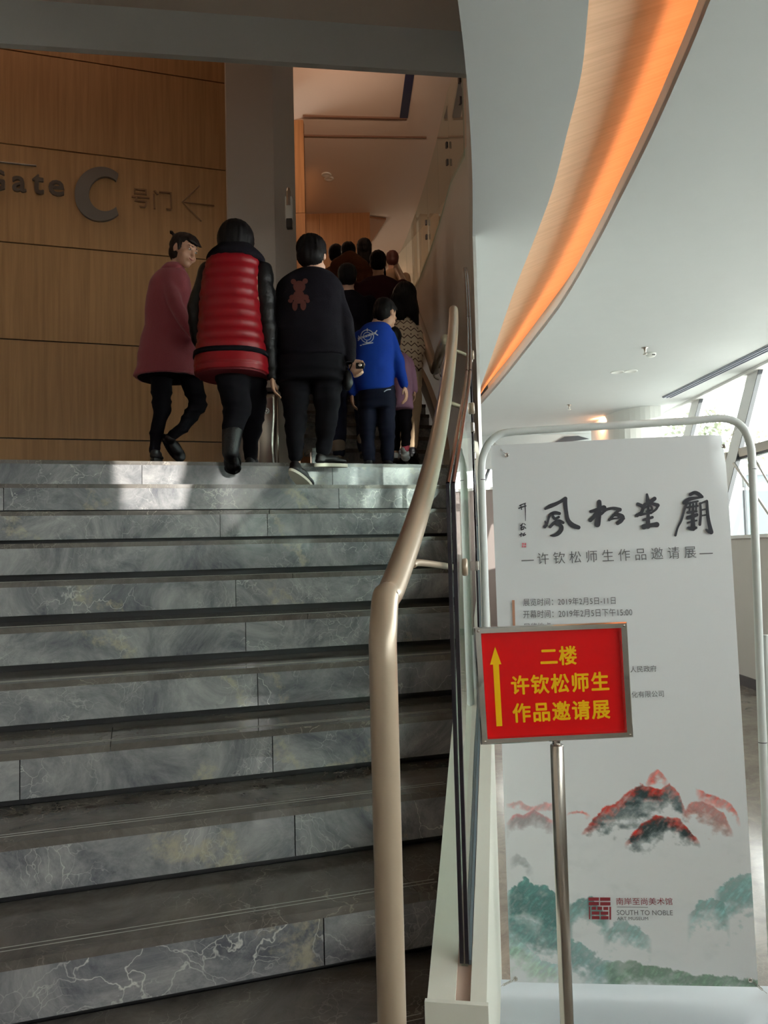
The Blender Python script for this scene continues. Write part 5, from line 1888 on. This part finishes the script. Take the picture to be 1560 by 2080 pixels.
shoe('shoe', F.p(315, 914), FV * .9 - RV * .15, .23, MB['shoe_black'], F.o, sole=MB['sole_dark'])
shoe('shoe', F.p(350, 893, -.04), RV * .48 - UP * .80 + FV * .35, .22, MB['shoe_black'], F.o, up=-FV * .8 + RV * .3 + UP * .3)


def bun(bm, q, s):
    ellipsoid(bm, q(.01, -.105, .045), (.035 * s, .032 * s, .035 * s), fr)
    for k in range(9):
        a = -.6 + .15 * k
        capsule(bm, [q(.06 * math.sin(a), .045, .098), q(.075 * math.sin(a * 1.4), .088, .052)], [.012 * s, .007 * s], 8)
    capsule(bm, [q(.066, .01, .05), q(.07, .025, -.02)], [.018 * s, .008 * s], 8)
    for k in range(10):
        capsule(bm, [q(-.02 + .01 * k, -.09, .09), q(-.04 + .014 * k, -.10 - .01 * (k % 3), .125)], [.006 * s, .003 * s], 6)


hair_cap(F, hc, H, fr, MB['hair_brown'], bun)
r_, f_, u_ = fr
for sg in (-1, 1):
    c = hc + r_ * sg * .027 + f_ * .0795 + u_ * .004
    bm = bmesh.new(); ellipsoid(bm, c, (.011, .006, .005), fr, 12); ey = obj('eye', bm, MB['white'], body, True)
    bm = bmesh.new(); ellipsoid(bm, c + f_ * .004, (.005, .003, .005), fr, 10); obj('iris', bm, MB['iris'], ey, True) if False else adopt(obj('iris', bm, MB['iris'], None, True), body)
    bm = bmesh.new(); capsule(bm, [hc + r_ * sg * .014 + f_ * .089 + u_ * .024, hc + r_ * sg * .044 + f_ * .078 + u_ * .026], [.003, .002], 6); obj('eyebrow', bm, MB['hair_brown'], body)
bm = bmesh.new(); capsule(bm, [hc - r_ * .018 + f_ * .086 - u_ * .050, hc + f_ * .090 - u_ * .057, hc + r_ * .018 + f_ * .086 - u_ * .050], [.002, .004, .002], 6); obj('lips', bm, MB['lip'], body)

# ---- 2: woman in the red quilted vest
F = Fig(4.5, 'woman in a long red quilted vest with black leather sleeves and black boots', 478, LAND - RISE)
fr = head_frame(FV * 1 + RV * .02 - UP * .12, UP)
hc = F.p(479, 490); H = .222
add_head(F.body, hc, H, fr)
F.chain(F.body, [(479, 500, 0, 20), (478, 525, 0, 24)])
loftrings(F.body, F.rings([(438, 524, 530, .09), (426, 532, 570, .11), (432, 530, 680, .11), (430, 536, 740, .13)]))
legA = [(468, 735, -.02, 37), (484, 826, -.02, 29), (474, 878, -.04, 20), (471, 924, -.06, 14)]
legB = [(506, 735, .04, 35), (505, 815, .18, 27), (494, 880, .26, 18), (492, 915, .28, 14)]
armR = [(533, 552, 0, 21), (541, 620, 0, 20), (546, 690, .0, 17), (552, 762, .0, 12)]
armL = [(424, 555, 0, 22), (400, 625, 0, 20), (400, 680, .08, 18), (420, 715, .20, 14)]
for c in (legA, legB, armR, armL): F.chain(F.body, c, .7)
add_hand(F.body, F.p(553, 764, .0), UP * -1 + RV * .06, FV, .9)
add_hand(F.body, F.p(422, 718, .21), RV * .7 + FV * .3 - UP * .2, UP, .9)
F.finish_body(MB['skin'], .0075)
bm = bmesh.new()
rows = F.dense([(455, 508, 514, .08), (437, 524, 520, .115), (421, 529, 540, .14), (411, 528, 590, .16), (407, 533, 650, .175), (403, 541, 705, .20), (399, 547, 745, .22), (398, 549, 764, .225)], 10)
rr = []
for (xl, xr, y, hd, off) in rows:
    k = (y - 528) / 21.5
    b = abs(math.sin(PI * k)) ** .55 if y > 528 and y < 738 else (.9 if y < 752 else .4)
    g = 3.2 * b
    rr.append((xl - g + 2, xr + g - 2, y, hd + .011 * b - .006, off))
loftrings(bm, F.rings(rr), 48, 2.5)
for v in bm.verts:                     # small puckers along the stitch lines and a flare at the hem
    a = math.atan2((v.co - F.p(475, 700)).dot(FV), (v.co - F.p(475, 700)).dot(RV))
    v.co += (v.co - F.p(475, 640)).normalized() * .0025 * math.sin(a * 23 + v.co.z * 30)
vest = obj('quilted_vest', bm, MB['red'], F.o, True)
bm = bmesh.new(); loftrings(bm, F.rings([(397, 547, 722, .222), (396, 549, 732, .225)]), 48, 2.5); obj('black_band', bm, MB['black_cloth'], vest, True)
bm = bmesh.new(); loftrings(bm, F.rings([(405, 542, 763, .21), (405, 542, 767, .21)]), 40, 2.5); obj('hem_lining', bm, mat('dark_red_lining', rgb(110, 14, 26), .7), vest)
bm = bmesh.new(); F.chain(bm, armR); sl = skin_from('sleeve', bm, .009, MB['leather'], F.o, 3)
bm = bmesh.new(); F.chain(bm, armL); skin_from('sleeve', bm, .009, MB['leather'], F.o, 3)
bm = bmesh.new()
loftrings(bm, F.rings(F.dense([(446, 512, 500, .095), (438, 520, 508, .115), (427, 530, 517, .135), (420, 539, 528, .14), (424, 536, 537, .12)], 3)))
skin_from('hood', bm, .009, MB['black'], F.o, 4)
bm = bmesh.new()
for c in (legA, legB): F.chain(bm, c)
loftrings(bm, F.rings([(432, 540, 700, .15), (432, 541, 740, .14)]))
skin_from('trousers', bm, .010, MB['black_cloth'], F.o, 4)
bm = bmesh.new(); capsule(bm, [F.p(475, 876, -.04), F.p(472, 922, -.06)], [F.m(21.5), F.m(17)]); bshaft = skin_from('boot', bm, .008, MB['leather'], F.o, 3)
shoe('shoe', F.p(472, 930, -.07), -UP * .82 + FV * .5, .17, MB['leather'], F.o, up=-FV * .8 - UP * .3, w=.052, h=.05)
shoe('shoe', F.p(492, 915, .28), FV, .23, MB['leather'], F.o)
bm = bmesh.new()
ellipsoid(bm, F.p(479, 487), (F.m(38), .118, F.m(41)), (RV, FV, UP)); ellipsoid(bm, F.p(479, 498, -.015), (F.m(36), .10, F.m(28)), (RV, FV, UP))
hairmesh('hair', bm, MB['hair'], F.o, .009, .004)

# ---- 3: woman in the black sweater
F = Fig(4.6, 'woman in a black sweater with a brown bear print and black trousers', 620, LAND - RISE)
fr = head_frame(FV * .9 + RV * .25 - UP * .35, UP * .9 + FV * .3)
hc = F.p(634, 519, .04); H = .222
add_head(F.body, hc, H, fr)
F.chain(F.body, [(638, 540, .03, 17), (632, 566, .0, 20)])
loftrings(F.body, F.rings([(590, 672, 570, .09), (574, 686, 610, .11), (578, 690, 690, .11), (575, 694, 735, .13)]))
legA = [(597, 745, 0, 37), (601, 848, -.01, 24), (600, 905, -.02, 17), (604, 945, -.03, 10)]
legB = [(664, 745, 0, 37), (663, 835, .04, 25), (658, 890, .07, 18), (652, 922, .07, 11)]
armR = [(679, 592, 0, 19), (700, 650, 0, 17), (708, 692, 0, 15), (712, 732, -.02, 12)]
armL = [(577, 592, -.01, 19), (566, 655, .02, 17), (566, 705, .10, 14), (580, 735, .2, 11)]
for c in (legA, legB, armR, armL): F.chain(F.body, c, .72)
add_hand(F.body, F.p(713, 734, -.02), -UP * .8 + RV * .45, -FV * .2 + RV, .95, curl=.9)
add_hand(F.body, F.p(582, 737, .2), RV * .6 + FV * .5, UP, .9)
F.finish_body(MB['skin_pale'], .0072)
bm = bmesh.new()
loftrings(bm, F.rings(F.dense([(612, 662, 550, .07), (592, 676, 558, .10), (562, 694, 577, .13), (560, 696, 615, .15), (562, 698, 670, .155), (560, 702, 708, .165), (563, 702, 730, .165)], 3)))
F.chain(bm, armR[:4]); F.chain(bm, armL)
sweater = skin_from('sweater', bm, .010, MB['black'], F.o, 4)
bm = bmesh.new()
for c in (legA, legB): F.chain(bm, c[:3] + [(c[3][0] * .6 + c[2][0] * .4, c[3][1] * .6 + c[2][1] * .4, c[3][2], c[3][3] * 1.35)])
loftrings(bm, F.rings(F.dense([(562, 700, 715, .15), (558, 702, 750, .17), (562, 700, 780, .15)], 2)))
skin_from('trousers', bm, .010, MB['black_cloth'], F.o, 4)
shoe('shoe', F.p(602, 947, -.04), RV * .42 + FV * .55 - UP * .42, .22, MB['shoe_black'], F.o, up=UP * .8 + FV * .45, sole=MB['sole_white'])
shoe('shoe', F.p(650, 923, .06), RV * .9 + FV * .35, .21, MB['shoe_black'], F.o, sole=MB['sole_white'], h=.045, w=.036)
hair_cap(F, hc, H, fr, MB['hair'], None, 1.08, 0, .006)
decal('bear_print', [(596, 572, 5.5, 5.5), (620, 571, 5.5, 5.5), (608, 582, 12.5, 12), (607, 603, 12, 14), (594, 604, 6.5, 5.5), (590, 611, 5, 4.5), (621, 604, 6.5, 6), (625, 611, 4.5, 4.5), (599, 621, 5.5, 10.5), (616, 620, 6, 10.5)], sweater, MB['bear'], sweater)
bag = F.p(706, 775, -.03)
bm = bmesh.new(); ellipsoid(bm, bag, (F.m(11), .03, F.m(22)), (RV, FV, UP)); ellipsoid(bm, bag - UP * .01, (F.m(12), .032, F.m(14)), (RV, FV, UP))
bg_ = skin_from('wrist_pouch', bm, .006, MB['leather'], None, 2); setp(bg_, 'small shiny black pouch hanging from the hand of the bear sweater woman', 'pouch')
bm = bmesh.new(); tube(bm, smoothpts([F.p(708, 752, -.04), F.p(700, 742, -.05), F.p(716, 740, -.05), F.p(708, 758, -.03)], 4), .003, 6); adopt(obj('strap', bm, MB['leather'], None), bg_)
bm = bmesh.new(); box(bm, F.p(732, 747, -.05), (.05, .02, .034), (RV, FV, UP)); bevel(bm, .005)
ph = obj('compact_camera', bm, MB['leather'], None); setp(ph, 'small dark handheld camera held out beside the blue sweatshirt', 'camera')
bm = bmesh.new(); lathe(bm, [(.011, 0), (.011, .008), (.009, .010)], F.p(732, 747, -.062), 14, (RV, UP, -FV)); adopt(obj('lens', bm, M['chrome'], None, True), ph)

# ---- 4: boy in blue
F = Fig(5.2, 'boy in a bright blue sweatshirt and dark jeans with head bowed', 765)
fr = head_frame(RV * .62 + FV * .62 - UP * .48, UP * .85 + FV * .35 + RV * .2)
hc = F.p(783, 640, .0); H = .195
add_head(F.body, hc, H, fr)
F.chain(F.body, [(765, 664, 0, 14), (772, 650, 0, 13)])
loftrings(F.body, F.rings([(738, 790, 675, .07), (728, 794, 710, .085), (732, 796, 780, .08)]))
legA = [(746, 800, 0, 19), (746, 860, .0, 17), (748, 905, 0, 14), (750, 932, 0, 11)]
legB = [(784, 800, 0, 19), (785, 860, .0, 17), (787, 905, 0, 14), (787, 932, 0, 11)]
armR = [(790, 682, 0, 13), (807, 728, 0, 12), (820, 782, -.02, 9.5)]
armL = [(731, 685, 0, 13), (720, 735, .0, 12), (716, 796, .0, 9.5)]
for c in (legA, legB, armR, armL): F.chain(F.body, c, .74)
add_hand(F.body, F.p(822, 786, -.02), -UP + RV * .15, -RV * .3 - FV, .80, palm_n=-RV)
add_hand(F.body, F.p(715, 800, 0), -UP * 1 + RV * .05, FV, .80, palm_n=RV)
F.finish_body(MB['skin'], .0066)
bm = bmesh.new()
loftrings(bm, F.rings(F.dense([(750, 786, 659, .05), (738, 794, 664, .075), (725, 799, 682, .10), (720, 801, 715, .11), (719, 801, 760, .11), (724, 802, 790, .115), (728, 800, 797, .10)], 3)))
F.chain(bm, armR, 1.06); F.chain(bm, armL, 1.06)
top_ = skin_from('sweatshirt', bm, .008, MB['blue'], F.o, 4)
bm = bmesh.new()
for c in (legA, legB): F.chain(bm, c, 1.04)
loftrings(bm, F.rings(F.dense([(728, 802, 785, .095), (727, 804, 805, .105), (730, 803, 830, .09)], 2)))
tr_ = skin_from('jeans', bm, .009, MB['navy'], F.o, 3)
for x in (750, 787): shoe('shoe', F.p(x, 934), FV, .19, MB['shoe_black'], F.o, h=.04)
hair_cap(F, hc, H, fr, MB['hair'], None, 1.0)
LW = 1.6
lg_ = [([(746 + 13 * math.cos(a), 683 + 13 * math.sin(a)) for a in [2 * PI * k / 16 for k in range(17)]], LW),
       ([(746 + 8 * math.cos(a), 683 + 8 * math.sin(a)) for a in [2 * PI * k / 12 for k in range(13)]], 1.2),
       ([(727, 688), (740, 684), (752, 680), (764, 676)], 4.0), ([(728, 682), (731, 688), (727, 692)], 2), ([(766, 671), (762, 677), (768, 681)], 2),
       ([(746, 667), (746, 673)], 2), ([(745, 692), (745, 699)], 2), ([(736, 700), (746, 698), (758, 696)], 2.2), ([(731, 702), (735, 701)], 2)]
decal('shirt_print', [], top_, MB['print_white'], top_, .003, lg_, 2)
for k, (x, y) in enumerate(((735, 686), (741, 684), (747, 682), (753, 680), (759, 678))):
    decal('shirt_print_mark', [], top_, MB['blue'], top_, .0045, [([(x - 1.4, y - 1.5), (x, y + 1.5), (x + 1.2, y - 1)], .7)], 2)
decal('belt_logo', [], tr_, MB['print_white'], tr_, .004, [([(780, 796), (786, 792), (794, 791)], 2.0)], 3)

# ---- 5: small child in lavender beside the boy
F = Fig(5.55, 'small child in a lavender top, dark leggings and white shoe beside the boy', 812)
hc = F.p(797, 694, .0); H = .18
fr = head_frame(FV, UP)
add_head(F.body, hc, H, fr)
F.chain(F.body, [(800, 716, 0, 11), (808, 730, 0, 12)])
leg = [(822, 815, 0, 15), (825, 860, 0, 12), (824, 912, 0, 7.5)]
legb = [(800, 815, .03, 14), (802, 860, .06, 12), (804, 915, .08, 8)]
armR = [(829, 735, 0, 9), (838, 765, .0, 8), (842, 792, .0, 6.5)]
for c in (leg, legb, armR): F.chain(F.body, c, .8)
loftrings(F.body, F.rings([(800, 830, 735, .06), (800, 834, 800, .07)]))
add_hand(F.body, F.p(842, 794, 0), -UP, -FV, .62)
F.finish_body(MB['skin'], .0075)
bm = bmesh.new(); loftrings(bm, F.rings(F.dense([(802, 822, 720, .045), (797, 832, 732, .07), (797, 835, 780, .09), (797, 839, 828, .10), (797, 839, 832, .10)], 3))); F.chain(bm, armR, 1.1)
skin_from('top', bm, .008, MB['lav'], F.o, 3)
bm = bmesh.new()
for c in (leg, legb): F.chain(bm, [j for j in c[:-1]] + [(c[-1][0], c[-1][1] - 8, c[-1][2], c[-1][3] * 1.1)])
skin_from('leggings', bm, .008, MB['black_cloth'], F.o, 3)
bm = bmesh.new(); F.chain(bm, [(824, 903, 0, 8.5), (824, 911, 0, 8.2)]); skin_from('pink_sock', bm, .006, mat('pink_sock', rgb(220, 90, 110), .9), F.o, 2)
shoe('shoe', F.p(822, 915, -.01), -UP * .75 + FV * .45 + RV * .1, .13, MB['shoe_white'], F.o, up=-FV * .8 - UP * .4, sole=MB['shoe_white'], w=.034, h=.035)
shoe('shoe', F.p(804, 918, .08), FV, .15, MB['shoe_white'], F.o, w=.03, h=.035)
hair_cap(F, hc, H, fr, MB['hair'])

# ---- 6: person in the zigzag cardigan
F = Fig(6.0, 'woman in a cream zigzag patterned cardigan with long black hair', 835)
hc = F.p(822, 610, .0); H = .21
fr = head_frame(FV * .9 - UP * .3, UP)
add_head(F.body, hc, H, fr)
F.chain(F.body, [(822, 640, 0, 13), (822, 655, 0, 14)])
legA = [(842, 755, 0, 15), (843, 840, 0, 12), (838, 908, -.02, 8)]
legB = [(812, 755, .04, 15), (812, 840, .1, 12), (812, 905, .12, 8)]
armR = [(846, 670, 0, 11), (853, 710, 0, 10.5), (850, 745, .03, 8)]
armL = [(800, 670, .02, 11), (794, 710, .06, 10), (800, 745, .1, 8)]
for c in (legA, legB, armR, armL): F.chain(F.body, c, .75)
loftrings(F.body, F.rings([(800, 844, 665, .08), (800, 846, 740, .10)]))
add_hand(F.body, F.p(851, 747, .03), -UP, -FV, .85)
F.finish_body(MB['skin_pale'], .008)
bm = bmesh.new(); loftrings(bm, F.rings(F.dense([(808, 838, 650, .07), (800, 847, 660, .10), (796, 854, 690, .13), (796, 856, 725, .14), (798, 857, 752, .15), (798, 856, 757, .15)], 3))); F.chain(bm, armR); F.chain(bm, armL)
skin_from('cardigan', bm, .009, MB['cardigan'], F.o, 3)
bm = bmesh.new()
for c in (legA, legB): F.chain(bm, c, 1.05)
skin_from('wide_trousers', bm, .010, MB['beige'], F.o, 3)
for c in (legA, legB): shoe('shoe', F.p(c[-1][0], c[-1][1] + 6, c[-1][2]), FV * .8 + RV * .2 - UP * .3, .2, MB['shoe_black'], F.o)


def longhair(bm, q, s):
    capsule(bm, [F.p(806, 612, -.03), F.p(815, 650, -.07)], [F.m(15), F.m(10)])
    capsule(bm, [F.p(826, 608, -.03), F.p(838, 640, -.08), F.p(846, 664, -.09)], [F.m(20), F.m(13), F.m(4)])


hair_cap(F, hc, H, fr, MB['hair'], longhair, 1.18)


# ---- people farther up: whole figures standing on the steps of the upper flight
def walker(label, hx, hy, D, shw, skin, hairm, topm, legm, shoem, zf, H=.215, hair_k=1.05, bob=0.0, extra_top=None, flare=1.0, face=FV, extra_hair=None, lean=0.0, cuffs=False):
    F = Fig(D, label, hx, zf)
    hc = F.p(hx, hy); fr = head_frame(Vector(face) - UP * .1, UP)
    bx = Vector((hc.x, hc.y, 0)) - FV * lean
    zn = hc.z - H * .62
    zh = zf + (zn - zf) * .56                 # hip
    add_head(F.body, hc, H, fr)
    capsule(F.body, [hc - UP * .08, Vector((bx.x, bx.y, zn))], [.052, .06])
    sh = shw
    L = lambda dx, z, dy=0.0: bx + RV * dx + FV * dy + UP * z
    loftrings(F.body, [(L(0, zn - .02), sh * .6, .08), (L(0, zn - .2), sh * .8, .10), (L(0, zh), sh * .75, .10)])
    legs = [[L(-.09, zh), L(-.10, (zh + zf) / 2, -.02), L(-.10, zf + .09, -.05)], [L(.09, zh), L(.10, (zh + zf) / 2 + .02, .08), L(.10, zf + .09 + .05, .02)]]
    arms = [[L(-sh, zn - .08), L(-sh - .035, zn - .33), L(-sh - .02, zn - .56, .08)], [L(sh, zn - .08), L(sh + .035, zn - .33), L(sh + .02, zn - .56, .08)]]
    for c in legs: capsule(F.body, c, [.06, .045, .032])
    for c in arms: capsule(F.body, c, [.04, .034, .026])
    add_hand(F.body, arms[0][2], -UP + FV * .4, FV, .85); add_hand(F.body, arms[1][2], -UP + FV * .4, FV, .85)
    body = skin_from('body', F.body, .010, skin, F.o, 3)
    bm = bmesh.new()
    rows = [(L(0, zn + .015), .07, .06), (L(0, zn - .02), sh * .68, .09), (L(0, zn - .08), sh * 1.0, .125), (L(0, zn - .25), sh * 1.0, .15), (L(0, zh + .05), sh * .98 * flare, .155), (L(0, zh - .14), sh * 1.03 * flare, .165)]
    loftrings(bm, rows)
    for c in arms: capsule(bm, c, [.062, .052, .040])
    if extra_top: extra_top(bm, F, L, zn)
    tp = skin_from('jacket', bm, .012, topm, F.o, 4)
    bm = bmesh.new()
    for c in legs: capsule(bm, c, [.092, .068, .052])
    skin_from('trousers', bm, .012, legm, F.o, 3)
    for c in legs:
        shoe('shoe', c[2] + UP * .0, FV, .23, shoem, F.o)
        if cuffs:
            b2 = bmesh.new(); capsule(b2, [c[2] + UP * .035, c[2] + UP * .07], [.054, .056]); skin_from('rolled_cuff', b2, .008, MB['boot_tan'], F.o, 2)
    hair_cap(F, hc, H, fr, hairm, extra_hair, hair_k, bob, .004)
    return F, hc


def stepz(D, x):
    p = P(x, 900, D)
    return LAND if p.y < 5.95 else LAND + RISE * (int((p.y - 5.95) / GO) + 1)


def coat12(bm, F, L, zn):
    capsule(bm, [L(-.03, zn - .5), L(0, zn - .75)], [.2, .22])


walker('person in a long black coat with dark jeans and pale ankle boots behind the boy', 706, 566, 6.35, .17, MB['skin_pale'], MB['hair'], MB['dark_coat'], MB['jeans'], MB['boot_tan'], stepz(6.35, 706), H=.20, flare=1.05, cuffs=True)
walker('man in a dark maroon jacket with cropped black hair on the upper flight', 768, 537, 7.45, .225, MB['skin'], MB['hair'], MB['maroon'], MB['black_cloth'], MB['shoe_black'], stepz(7.45, 768), H=.22, hair_k=.99)


def hood(bm, F, L, zn):
    capsule(bm, [L(-.10, zn - .02, -.05), L(.02, zn + .04, -.06), L(.12, zn - .03, -.05)], [.085, .09, .085])


walker('person in a brown fur jacket with a wide hood on the upper flight', 708, 516, 8.0, .20, MB['skin'], MB['hair'], MB['brownfur'], MB['black_cloth'], MB['shoe_black'], stepz(8.0, 708), H=.20, extra_top=hood)
walker('person in a dark jacket with round black hair next to the brown fur hood', 683, 521, 8.5, .17, MB['skin'], MB['hair'], MB['dark_coat'], MB['navy'], MB['shoe_black'], stepz(8.5, 683), H=.205, hair_k=1.12)
walker('woman with long straight black hair, her head highest in the crowd', 740, 508, 8.9, .17, MB['skin'], MB['hair'], MB['dark_coat'], MB['black_cloth'], MB['shoe_black'], stepz(8.9, 740), H=.21, hair_k=1.1, bob=.12)
walker('person with reddish hair and a pale peach top seen behind the upper handrail', 797, 530, 9.4, .15, MB['skin_pale'], mat('hair_red', rgb(84, 40, 34), .5), MB['beige'], MB['beige'], MB['shoe_black'], stepz(9.4, 797), H=.20)

# ================================================================== lamps of the building and an added hall fill light
def area(name, loc, tgt, w, h, power, col):
    l = bpy.data.lights.new(name, 'AREA')
    l.shape = 'RECTANGLE'; l.size = w; l.size_y = h; l.energy = power; l.color = col
    o = bpy.data.objects.new(name, l)
    o.location = loc
    o.rotation_euler = (Vector(tgt) - Vector(loc)).to_track_quat('-Z', 'Y').to_euler()
    sc.collection.objects.link(o)
    return o


area('hall_lamp', (1.6, 11.5, ZU - .05), (1.6, 11.5, 0), 2.0, 2.0, 30, (1.0, .66, .42))
area('landing_lamp', (-1.0, 5.9, ZU - .1), (-1.0, 5.9, 0), 1.6, .5, 5, (1.0, .74, .52))
_u = area('hall_fill_light', (2.1, 6.5, 5.85), (2.0, 10.8, ZU), .7, .12, 8.5, (1.0, .62, .42))  # added warm fill hidden by the bulkhead, brightens the hall ceiling
_u.data.spread = R(95)

area('upper_lobby_lamp', (2.2, 14.5, ZU - .3), (2.2, 14.5, 8), 2.5, 1.5, 13, (1.0, .68, .46))

_g = PZ(1222, 852, ZC)
area('cove_end_lamp', _g - UP * .06 - FV * .25 - RV * .1, _g + RV * .35 - UP * .3 + FV * .1, .3, .06, 7, (1.0, .42, .20))
